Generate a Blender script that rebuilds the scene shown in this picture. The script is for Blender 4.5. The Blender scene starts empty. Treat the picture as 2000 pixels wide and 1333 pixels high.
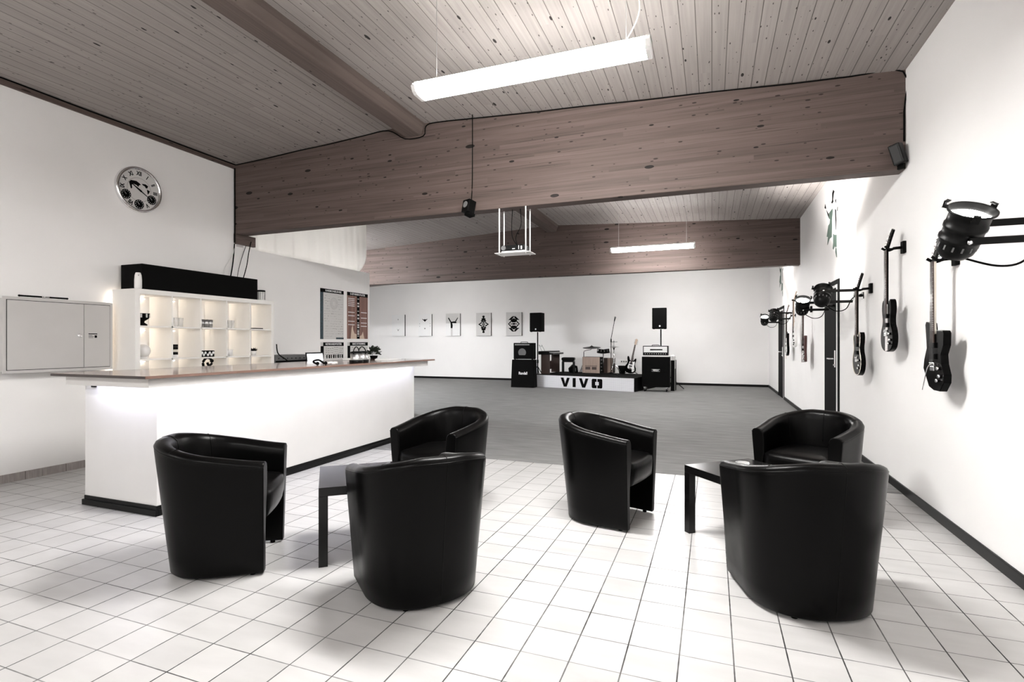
import bpy, bmesh, math, random
from mathutils import Vector, Matrix
from math import sin, cos, pi, radians
random.seed(7)
sc = bpy.context.scene
col = sc.collection
R = radians

# ------------------------------------------------------------------ camera, world, exposure
H = 1.2734
cam_d = bpy.data.cameras.new('camera'); cam = bpy.data.objects.new('camera', cam_d); col.objects.link(cam)
cam.location = (0, 0, H); cam.rotation_euler = (R(90), 0, 0.3629)
cam_d.sensor_width = 36; cam_d.lens = 1028 / 2000 * 36; cam_d.shift_y = 2.8 / 2000; cam_d.clip_start = .05
sc.camera = cam
sc.view_settings.view_transform = 'Standard'; sc.view_settings.look = 'None'
sc.view_settings.gamma = 1; sc.view_settings.exposure = 1.62
w = bpy.data.worlds.new('world'); sc.world = w; w.use_nodes = True
w.node_tree.nodes['Background'].inputs[0].default_value = (.9, .93, 1, 1)
w.node_tree.nodes['Background'].inputs[1].default_value = .3
LAMP_MAIN, LAMP_FAR, LAMP_REAR, LAMP_SIDE = 74, 36, 27, 150

# ------------------------------------------------------------------ materials
MATS = {}
class N:
    def __init__(s, mat):
        s.t = mat.node_tree; s.b = s.t.nodes['Principled BSDF']
    def new(s, typ, **k):
        n = s.t.nodes.new(typ)
        for a, v in k.items(): setattr(n, a, v)
        return n
    def put(s, sock, v):
        if hasattr(v, 'links'): s.t.links.new(v, sock)
        else: sock.default_value = v
    def m(s, op, a, b=0.0, c=0.0):
        n = s.new('ShaderNodeMath', operation=op)
        for i, v in enumerate((a, b, c)): s.put(n.inputs[i], v)
        return n.outputs[0]
    def mix(s, f, a, b, mode='MIX'):
        n = s.new('ShaderNodeMix', data_type='RGBA', blend_type=mode)
        s.put(n.inputs[0], f); s.put(n.inputs[6], c4(a)); s.put(n.inputs[7], c4(b))
        return n.outputs[2]
    def vec(s, x, y, z):
        n = s.new('ShaderNodeCombineXYZ')
        for i, v in enumerate((x, y, z)): s.put(n.inputs[i], v)
        return n.outputs[0]
    def obj(s):
        n = s.new('ShaderNodeTexCoord'); x = s.new('ShaderNodeSeparateXYZ'); s.t.links.new(n.outputs['Object'], x.inputs[0])
        return x.outputs
    def noise(s, v, scale=1, detail=3):
        n = s.new('ShaderNodeTexNoise'); n.inputs['Scale'].default_value = scale; n.inputs['Detail'].default_value = detail
        s.put(n.inputs['Vector'], v); return n.outputs[0]
    def ramp(s, v, lo, hi, a=0.0, b=1.0):
        n = s.new('ShaderNodeMapRange', clamp=True)
        for i, q in enumerate((v, lo, hi, a, b)): s.put(n.inputs[i], q)
        return n.outputs[0]
    def bump(s, h, strength=.2, dist=.01):
        n = s.new('ShaderNodeBump'); n.inputs['Strength'].default_value = strength; n.inputs['Distance'].default_value = dist
        s.put(n.inputs['Height'], h); s.t.links.new(n.outputs[0], s.b.inputs['Normal'])
def c4(v):
    return v if hasattr(v, 'links') else ((*v, 1) if isinstance(v, tuple) and len(v) == 3 else v)
def mat(name, c=(.5, .5, .5), rough=.5, metal=0, spec=.5, emit=0, coat=0, trans=0, alpha=1):
    m = bpy.data.materials.new(name); m.use_nodes = True; b = m.node_tree.nodes['Principled BSDF']
    b.inputs['Base Color'].default_value = (*c, 1); b.inputs['Roughness'].default_value = rough
    b.inputs['Metallic'].default_value = metal; b.inputs['Specular IOR Level'].default_value = spec
    if emit: b.inputs['Emission Color'].default_value = (*c, 1); b.inputs['Emission Strength'].default_value = emit
    b.inputs['Coat Weight'].default_value = coat; b.inputs['Transmission Weight'].default_value = trans
    MATS[name] = m; return m
def noisy(name, c, rough=.5, var=.12, scale=6, bump=0, bscale=200, **k):
    m = mat(name, c, rough, **k); n = N(m); o = n.obj(); v = n.vec(o[0], o[1], o[2])
    f = n.ramp(n.noise(v, scale), .3, .7)
    n.put(n.b.inputs['Base Color'], n.mix(f, tuple(x * (1 - var) for x in c), tuple(min(1, x * (1 + var)) for x in c)))
    if bump: n.bump(n.noise(v, bscale, 2), bump, .002)
    return m
def wood(name, base, across, along, pitch, groove=.5, knots=1.0, var=.16, rough=.6, knot_scale=3.2, groove_w=.035, third=1, amp=.75):
    m = mat(name, base, rough); n = N(m); o = n.obj(); A, L = o[across], o[along]; T = o[3 - across - along]
    q = n.m('DIVIDE', A, pitch); idx = n.m('FLOOR', q); fr = n.m('FRACT', q)
    wn = n.new('ShaderNodeTexWhiteNoise', noise_dimensions='2D')
    seg = n.m('FLOOR', n.m('ADD', n.m('MULTIPLY', L, .28), n.m('MULTIPLY', idx, .37)))
    n.put(wn.inputs['Vector'], n.vec(idx, seg, 0)); rnd = wn.outputs[0]
    grain = n.noise(n.vec(n.m('ADD', n.m('MULTIPLY', L, 1.3), n.m('MULTIPLY', rnd, 40)), n.m('MULTIPLY', A, 42), n.m('MULTIPLY', T, 6)), 1, 5)
    tone = n.m('ADD', n.m('MULTIPLY', n.m('SUBTRACT', rnd, .5), var * 2), n.m('MULTIPLY', n.m('SUBTRACT', grain, .5), amp))
    tone = n.m('ADD', tone, 1.0)
    c = n.mix(1.0, base, n.vec(tone, tone, tone), 'MULTIPLY')
    vo = n.new('ShaderNodeTexVoronoi'); vo.inputs['Scale'].default_value = knot_scale
    n.put(vo.inputs['Vector'], n.vec(n.m('MULTIPLY', L, .62), n.m('MULTIPLY', A, 1.7), n.m('MULTIPLY', T, .3)))
    wob = n.noise(n.vec(n.m('MULTIPLY', L, 30), n.m('MULTIPLY', A, 40), 0), 1, 2)
    sz = n.new('ShaderNodeSeparateColor'); n.put(sz.inputs[0], vo.outputs['Color'])
    lim = n.m('MULTIPLY', n.m('MULTIPLY', sz.outputs[0], sz.outputs[1]), .10 * knots)
    d = n.m('ADD', vo.outputs['Distance'], n.m('MULTIPLY', n.m('SUBTRACT', wob, .5), .03))
    kn = n.ramp(d, lim, n.m('ADD', lim, .012), 1, 0)
    c = n.mix(n.m('MULTIPLY', kn, .96), c, (.008, .006, .005))
    vo2 = n.new('ShaderNodeTexVoronoi'); vo2.inputs['Scale'].default_value = knot_scale * 2.6
    n.put(vo2.inputs['Vector'], n.vec(n.m('ADD', n.m('MULTIPLY', L, .5), 7), n.m('MULTIPLY', A, 1.5), n.m('MULTIPLY', T, .3)))
    s2 = n.new('ShaderNodeSeparateColor'); n.put(s2.inputs[0], vo2.outputs['Color'])
    k2 = n.ramp(vo2.outputs['Distance'], n.m('MULTIPLY', s2.outputs[0], .07 * knots), n.m('ADD', n.m('MULTIPLY', s2.outputs[0], .07 * knots), .02), 1, 0)
    k2 = n.m('MULTIPLY', k2, n.ramp(s2.outputs[1], .25, .3))
    c = n.mix(n.m('MULTIPLY', k2, .85), c, (.02, .014, .012))
    g = n.m('MAXIMUM', n.ramp(fr, 0, groove_w, 1, 0), n.ramp(fr, 1 - groove_w, 1, 0, 1))
    c = n.mix(n.m('MULTIPLY', g, groove), c, (.03, .02, .017))
    st = n.noise(n.vec(n.m('ADD', n.m('MULTIPLY', L, .9), n.m('MULTIPLY', rnd, 13)), n.m('MULTIPLY', A, 75), n.m('MULTIPLY', T, 3)), 1, 3)
    c = n.mix(n.m('MULTIPLY', n.ramp(st, .58, .70), .28 * third), c, (.03, .02, .018))
    n.put(n.b.inputs['Base Color'], c); n.b.inputs['Specular IOR Level'].default_value = .2
    n.bump(n.m('SUBTRACT', n.m('MULTIPLY', grain, .1), g), .35 * groove, .006)
    return m

WALL = noisy('white_plaster', (.88, .868, .86), .85, .015, 1.5, bump=.15, bscale=90)
CEIL = wood('whitewashed_boards', (.34, .31, .295), 0, 1, .111, 1, 2.3, .05, knot_scale=9, groove_w=.035, third=.35, amp=.45)
BEAM = wood('laminated_timber', (.108, .080, .071), 2, 0, .042, .16, 2.6, .14, knot_scale=6.5, groove_w=.03, third=2)
JOIST = wood('joist_timber', (.125, .098, .088), 0, 1, .07, .15, .9, .12, knot_scale=3, groove_w=.02)
BLK = mat('satin_black', (.0025, .0025, .0025), .38, spec=.15)
BLKM = mat('matt_black', (.002, .002, .002), .75, spec=.08)
GLOSSB = mat('gloss_black', (.0015, .0015, .0015), .14, spec=.05)
WHT = mat('white_lacquer', (.82, .81, .80), .42)
BARW = noisy('bar_plaster', (.64, .63, .62), .6, .02, 4)
APRON = mat('grey_apron_board', (.60, .585, .57), .5)
EDGE = mat('dark_edge_band', (.022, .012, .010), .35)
WMELA = noisy('white_melamine', (.84, .825, .80), .45, .01)
CHR = mat('chrome', (.82, .82, .83), .12, metal=1)
STEEL = mat('brushed_steel', (.55, .55, .55), .35, metal=1)
GREYM = noisy('grey_enamel', (.50, .485, .475), .4, .03, 3)
PAPER = mat('paper', (.62, .61, .60), .7)
PAPERW = mat('white_paper', (.86, .86, .86), .7)
GLASS = mat('clear_glass', (.95, .95, .95), .05)
GLASS.node_tree.nodes['Principled BSDF'].inputs['Alpha'].default_value = .28
WOODC = wood('cajon_wood', (.34, .26, .22), 0, 2, .3, 0, .3, .1)
DWOOD = wood('poster_wood', (.23, .13, .11), 1, 2, .02, .2, .5, .25)
LMAP = mat('off_white_plastic', (.8, .78, .76), .4)
TEAL = noisy('teal_print', (.02, .045, .06), .6, .6, 40)
GREEN = mat('sage_green_vinyl', (.085, .14, .11), .6)
REDM = mat('mahogany', (.055, .014, .012), .2, coat=.5)
IVORY = mat('ivory', (.75, .70, .62), .35)
MAPLE = mat('maple', (.62, .48, .38), .35)
ROSE = mat('rosewood', (.05, .03, .025), .45)
GREYG = mat('grey_grille', (.14, .14, .14), .8)
CLOTH = mat('dark_grille', (.03, .03, .03), .8)
LED = mat('cool_led', (.80, .82, 1.0), .5, emit=11)
WARM = mat('warm_led', (1.0, .88, .74), .5, emit=4.5)
LAMPM = mat('lamp_diffuser', (1, .985, .96), .5, emit=LAMP_MAIN)
LAMPF = mat('far_lamp_diffuser', (1, .985, .97), .5, emit=LAMP_FAR)
LAMPB = mat('bay_lamp_diffuser', (1, .985, .97), .5, emit=34)
LAMPR = mat('rear_lamp_diffuser', (1, .985, .96), .5, emit=LAMP_REAR)
LAMPS = mat('side_lamp_diffuser', (.96, .98, 1), .5, emit=LAMP_SIDE)
PARL = mat('par_lens', (1, .98, .94), .3, emit=26)
SCREEN = mat('lit_screen', (.95, .97, 1), .2, emit=.75)
CURT = mat('white_voile', (.9, .89, .87), .9)
n = N(CURT); tr = n.new('ShaderNodeBsdfTranslucent'); tr.inputs[0].default_value = (.9, .88, .85, 1)
mx = n.new('ShaderNodeMixShader'); mx.inputs[0].default_value = .55
n.t.links.new(n.b.outputs[0], mx.inputs[1]); n.t.links.new(tr.outputs[0], mx.inputs[2])
n.t.links.new(mx.outputs[0], n.t.nodes['Material Output'].inputs[0])

# leather
LEATH = mat('black_leather', (.0014, .0013, .0013), .34, spec=.10)
n = N(LEATH); o = n.obj(); v = n.vec(o[0], o[1], o[2])
n.put(n.b.inputs['Roughness'], n.ramp(n.noise(v, 9), .3, .7, .28, .34))
n.bump(n.m('ADD', n.m('MULTIPLY', n.noise(v, 300, 1), .08), n.noise(v, 5, 1)), .10, .004)

# floor tiles: 20 cm tiles, 20.5 cm pitch
TILE = mat('pale_tiles', (.8, .8, .8), .28)
n = N(TILE); o = n.obj()
qx = n.m('DIVIDE', n.m('ADD', o[0], 3.8135), .205); qy = n.m('DIVIDE', n.m('SUBTRACT', o[1], 2.0411), .205)
fx = n.m('ABSOLUTE', n.m('SUBTRACT', n.m('FRACT', n.m('ADD', qx, .5)), .5)); fy = n.m('ABSOLUTE', n.m('SUBTRACT', n.m('FRACT', n.m('ADD', qy, .5)), .5))
nv = n.noise(n.vec(o[0], o[1], 0), 24, 3)
gx = n.ramp(n.m('ADD', fx, n.m('MULTIPLY', n.m('SUBTRACT', nv, .5), .012)), .010, .017, 1, 0)
gy = n.ramp(n.m('ADD', fy, n.m('MULTIPLY', n.m('SUBTRACT', nv, .5), .010)), .008, .015, 1, 0)
dirt = n.noise(n.vec(o[0], o[1], 0), 2.3, 3)
gx = n.m('MULTIPLY', gx, n.ramp(dirt, .35, .6, .75, 1)); gy = n.m('MULTIPLY', gy, n.ramp(dirt, .35, .65, .45, .95))
g = n.m('MAXIMUM', gx, gy)
wn = n.new('ShaderNodeTexWhiteNoise', noise_dimensions='2D'); n.put(wn.inputs['Vector'], n.vec(n.m('ROUND', n.m('ADD', qx, .5)), n.m('ROUND', n.m('ADD', qy, .5)), 0))
tone = n.m('ADD', n.m('MULTIPLY', wn.outputs[0], .05), n.m('MULTIPLY', n.noise(n.vec(n.m('MULTIPLY', o[0], 3), n.m('MULTIPLY', o[1], 9), 0), 1, 5), .16))
tone = n.m('ADD', tone, .36)
n.put(n.b.inputs['Base Color'], n.mix(g, n.vec(tone, n.m('MULTIPLY', tone, .985), n.m('MULTIPLY', tone, .975)), (.010, .009, .009)))
n.put(n.b.inputs['Roughness'], n.ramp(g, 0, 1, .3, .9)); n.bump(n.m('SUBTRACT', 1, g), .25, .002)
# carpet
CARP = mat('grey_carpet', (.2, .2, .2), .95)
n = N(CARP); o = n.obj()
f = n.noise(n.vec(n.m('MULTIPLY', o[0], 2.2), n.m('MULTIPLY', o[1], 16), 0), 1, 6); f2 = n.noise(n.vec(o[0], o[1], 0), 260, 2)
f = n.ramp(n.m('ADD', n.m('MULTIPLY', f, .6), n.m('MULTIPLY', f2, .4)), .3, .7)
n.put(n.b.inputs['Base Color'], n.mix(f, (.12, .119, .118), (.24, .238, .236))); n.bump(f2, .4, .004)
# base tile strip on the left wall
TBASE = wood('base_tiles', (.34, .31, .30), 1, 0, .33, .9, 0, .05, groove_w=.012)
WTOP = wood('worktop_laminate', (.20, .125, .10), 0, 1, .11, .2, .2, .2, rough=.10, groove_w=.02)
METALGRID = mat('perforated_white_metal', (.8, .8, .82), .35, metal=.3)
n = N(METALGRID); o = n.obj()
a = n.m('ABSOLUTE', n.m('SUBTRACT', n.m('FRACT', n.m('DIVIDE', o[0], .03)), .5)); b_ = n.m('ABSOLUTE', n.m('SUBTRACT', n.m('FRACT', n.m('DIVIDE', o[2], .03)), .5))
g = n.ramp(n.m('MAXIMUM', a, b_), .40, .46)
n.put(n.b.inputs['Base Color'], n.mix(n.m('MULTIPLY', g, .55), (.86, .86, .9), (.25, .25, .27)))

# ------------------------------------------------------------------ mesh builder
class MB:
    def __init__(s): s.v = []; s.f = []; s.sm = []
    def add(s, vs, fs, smooth=False, M=None):
        k = len(s.v)
        for p in vs:
            p = Vector(p)
            s.v.append(tuple(M @ p) if M is not None else tuple(p))
        for f in fs: s.f.append([k + i for i in f]); s.sm.append(smooth)
        return s
    def box(s, a, b, M=None):
        x0, y0, z0 = a; x1, y1, z1 = b
        vs = [(x0, y0, z0), (x1, y0, z0), (x1, y1, z0), (x0, y1, z0), (x0, y0, z1), (x1, y0, z1), (x1, y1, z1), (x0, y1, z1)]
        return s.add(vs, [(3, 2, 1, 0), (4, 5, 6, 7), (0, 1, 5, 4), (1, 2, 6, 5), (2, 3, 7, 6), (3, 0, 4, 7)], False, M)
    def lathe(s, prof, n=24, M=None, cap=True, smooth=True):
        vs = []; fs = []
        for r, z in prof:
            for i in range(n): a = 2 * pi * i / n; vs.append((r * cos(a), r * sin(a), z))
        for j in range(len(prof) - 1):
            for i in range(n): k = (i + 1) % n; fs.append((j * n + i, j * n + k, (j + 1) * n + k, (j + 1) * n + i))
        s.add(vs, fs, smooth, M)
        if cap:
            k = len(s.v) - len(vs)
            if prof[0][0] > 1e-4: s.f.append([k + i for i in reversed(range(n))]); s.sm.append(False)
            if prof[-1][0] > 1e-4: s.f.append([k + (len(prof) - 1) * n + i for i in range(n)]); s.sm.append(False)
        return s
    def cyl(s, p0, p1, r0, r1=None, n=14):
        r1 = r0 if r1 is None else r1; p0 = Vector(p0); p1 = Vector(p1); d = p1 - p0
        M = Matrix.Translation(p0) @ d.to_track_quat('Z', 'Y').to_matrix().to_4x4()
        return s.lathe([(r0, 0), (r1, d.length)], n, M)
    def tube(s, pts, r, n=8, sub=6, closed=False):
        P = [Vector(p) for p in pts]
        if sub > 1 and len(P) > 2: P = spline(P, sub, closed)
        k = len(s.v); up = Vector((0, 0, 1)); L = len(P)
        for i, p in enumerate(P):
            t = (P[(i + 1) % L] - P[i - 1]) if closed else (P[min(i + 1, L - 1)] - P[max(i - 1, 0)])
            t.normalize(); a = t.cross(up)
            if a.length < .05: a = t.cross(Vector((0, 1, 0)))
            a.normalize(); b = t.cross(a)
            for j in range(n): q = 2 * pi * j / n; s.v.append(tuple(p + a * (r * cos(q)) + b * (r * sin(q))))
        for i in range(L if closed else L - 1):
            for j in range(n):
                i2 = (i + 1) % L; s.f.append([k + i * n + j, k + i * n + (j + 1) % n, k + i2 * n + (j + 1) % n, k + i2 * n + j]); s.sm.append(True)
        if not closed:
            s.f.append([k + j for j in reversed(range(n))]); s.sm.append(False); s.f.append([k + (L - 1) * n + j for j in range(n)]); s.sm.append(False)
        return s
    def prism(s, poly, d0, d1, axis='y', M=None, smooth=False):
        # polygon (a, b) extruded along axis: y -> (a, d, b), z -> (a, b, d), x -> (d, a, b)
        f = {'y': lambda a, b, d: (a, d, b), 'z': lambda a, b, d: (a, b, d), 'x': lambda a, b, d: (d, a, b)}[axis]
        n = len(poly); vs = [f(a, b, d0) for a, b in poly] + [f(a, b, d1) for a, b in poly]
        s.add(vs, [(i, (i + 1) % n, n + (i + 1) % n, n + i) for i in range(n)], smooth, M)
        return s.add(vs, [list(range(n))[::-1], [n + i for i in range(n)]], False, M)
    def sphere(s, c, r, sz=(1, 1, 1), n=16, m=10):
        pr = [(max(1e-5, r * sin(pi * i / m)), -r * cos(pi * i / m)) for i in range(m + 1)]
        return s.lathe(pr, n, Matrix.Translation(c) @ Matrix.Diagonal((*sz, 1)), cap=False)
    def build(s, name, m, parent=None, bevel=0, seg=2, loc=None, M=None):
        me = bpy.data.meshes.new(name)
        me.from_pydata(s.v, [], s.f); me.update()
        bm = bmesh.new(); bm.from_mesh(me); bmesh.ops.remove_doubles(bm, verts=bm.verts, dist=1e-6)
        bmesh.ops.recalc_face_normals(bm, faces=bm.faces); bm.to_mesh(me); bm.free()
        if len(me.polygons) == len(s.sm):
            for p, q in zip(me.polygons, s.sm): p.use_smooth = q
        me.materials.append(m)
        o = bpy.data.objects.new(name, me); col.objects.link(o)
        if parent: o.parent = parent
        if loc: o.location = loc
        if M is not None: o.matrix_local = M
        if bevel:
            b = o.modifiers.new('bevel', 'BEVEL'); b.width = bevel; b.segments = seg; b.limit_method = 'ANGLE'; b.angle_limit = R(40)
        return o
def spline(P, sub, closed=False):
    out = []; n = len(P)
    for i in range(n if closed else n - 1):
        if closed: p0, p1, p2, p3 = P[i - 1], P[i], P[(i + 1) % n], P[(i + 2) % n]
        else: p0, p1, p2, p3 = P[max(i - 1, 0)], P[i], P[i + 1], P[min(i + 2, n - 1)]
        for k in range(sub):
            t = k / sub
            out.append(.5 * ((2 * p1) + (p2 - p0) * t + (2 * p0 - 5 * p1 + 4 * p2 - p3) * t * t + (3 * p1 - p0 - 3 * p2 + p3) * t ** 3))
    if not closed: out.append(P[-1])
    return out
def spl2(poly, sub=4, closed=True): return [(p.x, p.y) for p in spline([Vector((a, b, 0)) for a, b in poly], sub, closed)]
def tag(o, label, cat, group=None, kind=None):
    o['label'] = label; o['category'] = cat
    if group: o['group'] = group
    if kind: o['kind'] = kind
    return o
def thing(name, label, cat, loc=(0, 0, 0), rz=0, group=None):
    o = bpy.data.objects.new(name, None); o.empty_display_size = .05; col.objects.link(o); o.location = loc; o.rotation_euler = (0, 0, rz)
    return tag(o, label, cat, group)
def copy_tree(o, parent=None, **k):
    c = o.copy(); col.objects.link(c); c.parent = parent
    for ch in list(o.children): copy_tree(ch, c)
    return c
def struct(name, mb, m, bevel=0):
    o = mb.build(name, m, bevel=bevel); o['kind'] = 'structure'; return o
def text(name, body, size, m, parent, loc, rot, ext=.0006, bold=0, sx=1, align='CENTER'):
    cu = bpy.data.curves.new(name, 'FONT'); cu.body = body; cu.size = size; cu.align_x = align; cu.align_y = 'CENTER'
    cu.extrude = ext; cu.offset = bold; cu.resolution_u = 2
    t = bpy.data.objects.new(name, cu); col.objects.link(t); dg = bpy.context.evaluated_depsgraph_get(); dg.update()
    me = bpy.data.meshes.new_from_object(t.evaluated_get(dg)); me.name = name
    bpy.data.objects.remove(t); me.materials.clear(); me.materials.append(m)
    o = bpy.data.objects.new(name, me); col.objects.link(o); o.parent = parent; o.location = loc; o.rotation_euler = rot; o.scale = (sx, 1, 1)
    return o

# ------------------------------------------------------------------ the setting
XR, XL, YB, XB, YK = 1.511, -5.98, 16.5, -12.6, -3.6
RX, RZ = -3.3, 3.79
def cz(x): return RZ - .0503 * (x - RX) if x > RX else RZ - .0515 * (RX - x)
YC = 5.29
struct('floor', MB().box((XB, YK, -.1), (XR, YC, 0)), TILE)
struct('floor', MB().box((XB, YC, -.1), (XR, YB, .004)), CARP)
struct('wall_right', MB().box((XR, YK, 0), (XR + .2, YB, 3.75)), WALL)
struct('wall_back', MB().box((XB - .2, YB, 0), (XR + .2, YB + .2, 3.9)), WALL)
struct('wall_left', MB().box((XL - .14, YK, 0), (XL, 5.30, 3.9)).box((XL - .14, 5.30, 0), (XL, 8.25, 2.565)), WALL)
struct('wall_front', MB().box((XL, YK - .2, 0), (XR + .2, YK, 3.9)), WALL)
struct('wall_outer', MB().box((XB - .2, 5.1, 0), (XB, YB, 3.9)).box((XB, 5.1, 0), (XL - .14, 5.25, 3.9)), WALL)
for xa, xb in ((XB, RX), (RX, XR)):
    struct('ceiling', MB().prism([(xa, cz(xa)), (xb, cz(xb) if xb != RX else RZ), (xb, 4.1), (xa, 4.1)], YK, YB), CEIL)
def beam(y0, y1, xa, zb, lab):
    mb = MB().prism([(xa, zb), (XR, zb), (XR, cz(XR) + .02), (RX, RZ + .02), (xa, cz(xa) + .02)], y0, y1)
    o = mb.build('ceiling_beam', BEAM, bevel=.006); return tag(o, lab, 'beam', kind='structure')
b1 = beam(5.267, 5.43, -6.1, 2.722, 'deep laminated timber beam spanning the room in front of the projector')
beam(10.868, 11.03, XB, 2.694, 'far laminated timber beam behind the small hanging lamp')
tag(MB().box((XL, 5.262, 2.595), (XL + .045, 5.58, 2.73)).build('beam_bearing', BEAM), 'short timber bearing block under the left end of the big beam', 'block', kind='structure')
jp = [(-3.5, cz(-3.5) + .01), (-3.31, 3.645), (-3.11, 3.645), (-3.06, cz(-3.06) + .01)]
tag(MB().prism(jp, YK, 5.267).build('ridge_beam', JOIST, bevel=.012), 'timber ridge beam running along the ceiling above the armchairs', 'beam', kind='structure')
tag(MB().prism(jp, 5.43, 10.868).build('ridge_beam', JOIST, bevel=.012), 'timber ridge beam between the two big cross beams', 'beam', kind='structure')
struct('trim_1', MB().box((XL, YK, cz(XL) - .058), (XL + .025, 5.262, cz(XL) + .02)), BEAM)
MBK = MB()
def skirt(name, a, b, h=.07, t=.014):
    (x0, y0), (x1, y1) = a, b
    mb = MB().box((min(x0, x1), min(y0, y1), 0), (max(x0, x1), max(y0, y1), h)); return struct(name, mb, BLK, .003)
skirt('baseboard_right', (XR - .016, YK), (XR, 7.69)); skirt('baseboard_right', (XR - .016, 8.60), (XR, 13.12)); skirt('baseboard_right', (XR - .016, 14.18), (XR, YB))
skirt('baseboard_back', (XB, YB - .016), (XR - .016, YB))
skirt('baseboard_left', (XL, YC), (XL + .016, 8.25))
struct('baseboard_left', MB().box((XL, YK, 0), (XL + .012, YC, .075)), TBASE)
# doors: dark leaf set back in the opening, black frame with a pale rebate
def door(k, y0, y1, zt):
    root = bpy.data.objects.new('door_%d' % k, None); col.objects.link(root); root.location = (XR, y0, 0); root['kind'] = 'structure'
    L = y1 - y0; f = .09; g = .09
    MB().box((-.009, 0, 0), (.0, f, zt)).box((-.009, L - .03, 0), (0, L, zt)).box((-.009, f, zt - .06), (0, L - .03, zt)).build('door_frame', BLKM, root, .001)
    MB().box((-.006, f, 0), (0, f + g, zt - .06)).box((-.006, f + g, zt - .10), (0, L - .03, zt - .06)).build('rebate', WHT, root)
    MB().box((-.010, f + g, .008), (-.001, L - .031, zt - .10)).build('door_leaf', BLKM, root, .001)
    f = .04
    f = .12; h = MB().box((-.018, f + .07, .95), (-.010, f + .11, 1.17)).cyl((-.03, f + .09, 1.06), (-.085, f + .09, 1.06), .011).cyl((-.08, f + .085, 1.06), (-.08, f + .21, 1.06), .010)
    h.lathe([(.012, 0), (.012, .012)], 12, Matrix.Translation((-.018, f + .09, .98)) @ Matrix.Rotation(R(-90), 4, 'Y')).build('door_handle', CHR, root)
    return root
door(1, 7.69, 8.60, 2.085); door(2, 13.12, 14.18, 2.10)

# ------------------------------------------------------------------ fluorescent lamps
def lamp(x0, x1, y, z, m, label, name='pendant_lamp', group=None, up=.050):
    t = thing(name, label, 'lamp', ((x0 + x1) / 2, y, z), 0, group); L = (x1 - x0) / 2
    cs = [(-.092, up), (-.075, .012), (-.05, 0), (.05, 0), (.075, .012), (.092, up), (.09, .064), (-.09, .064)]
    MB().prism(cs, -L + .03, L - .03, 'x').build('diffuser', m, t)
    hs = [(-.086, .064), (.086, .064), (.045, .092), (-.045, .092)]
    MB().prism(hs, -L, L, 'x').build('housing', WHT, t, .003)
    e = [(-.096, .045), (-.078, .010), (-.052, -.004), (.052, -.004), (.078, .010), (.096, .045), (.074, .070), (.05, .094), (-.05, .094), (-.074, .070)]
    for s in (-1, 1): MB().prism(e, min(s * L, s * (L - .03)), max(s * L, s * (L - .03)), 'x').build('end_cap', WHT, t, .003)
    for s in (-1, 1):
        xx = (x0 + x1) / 2 + s * (L - .15)
        MB().cyl((s * (L - .15), 0, .092), (s * (L - .15), 0, cz(xx) - z), .0016, n=6).build('suspension_wire', STEEL, t)
    return t
lamp(-1.93, -.335, 3.22, 2.99, LAMPM, 'long white fluorescent lamp hanging nearest, under the boarded ceiling', up=.056)
lamp(-1.80, -.28, 10.03, 2.985, LAMPF, 'smaller looking fluorescent lamp in front of the far timber beam', up=.060)
lamp(-1.9, -.3, -1.6, 2.99, LAMPR, 'fluorescent lamp hanging behind the viewpoint')
lamp(-5.1, -3.5, -1.2, 2.99, LAMPR, 'added fluorescent lamp behind the viewpoint that brightens the left wall')  # added out of view to lift the left wall, ceiling and beam end
lamp(-9.2, -7.7, 8.6, 2.985, LAMPS, 'fluorescent lamp hanging behind the half height partition wall', up=.063)
lamp(-1.8, -.28, 13.9, 3.13, LAMPB, 'added fluorescent lamp hidden behind the far timber beam that brightens the back wall', up=.063)  # extra lamp, kept hidden by the far beam, to brighten the back wall
lamp(-9.2, -7.7, 13.2, 2.985, LAMPB, 'fluorescent lamp hanging near the back wall behind the partition', up=.063)
MB_ = MB().tube([(-.50, 3.23, 3.082), (-.40, 3.18, 3.25), (-.46, 3.1, 3.45), (-.62, 3.1, cz(-.62))], .004)
tag(MB_.build('power_cable', WHT), 'thin white power cable rising from the right end of the nearest lamp', 'cable')

# ------------------------------------------------------------------ armchairs
def chair_pt(t, h):
    """outer surface: t in -1..1 around the U, h height; returns point and outward normal (plan)"""
    w_ = .284 + .058 * (h / .74) ** 1.0; rb = .268 + .085 * (h / .74); F = .262 + .012 * (h / .74)
    arc = pi / 2 * (w_ + rb) / 2; tot = F + arc; sgn = 1 if t >= 0 else -1; s = (1 - abs(t)) * tot
    if s < F: return Vector((sgn * (w_ - .018 * (1 - s / F)), F - s, h)), Vector((sgn, 0, 0))
    a = (s - F) / arc * pi / 2
    p = 2.25
    c_, s_ = abs(cos(a)) ** (2 / p), abs(sin(a)) ** (2 / p)
    return Vector((sgn * w_ * c_, -rb * s_, h)), Vector((sgn * cos(a) / w_, -sin(a) / rb, 0)).normalized()
def chair_top(t):
    u = min(1, max(0, (abs(t) - .12) / .88)); u = u * u * (3 - 2 * u) * .35 + u * .65; return .735 - .115 * u
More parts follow.
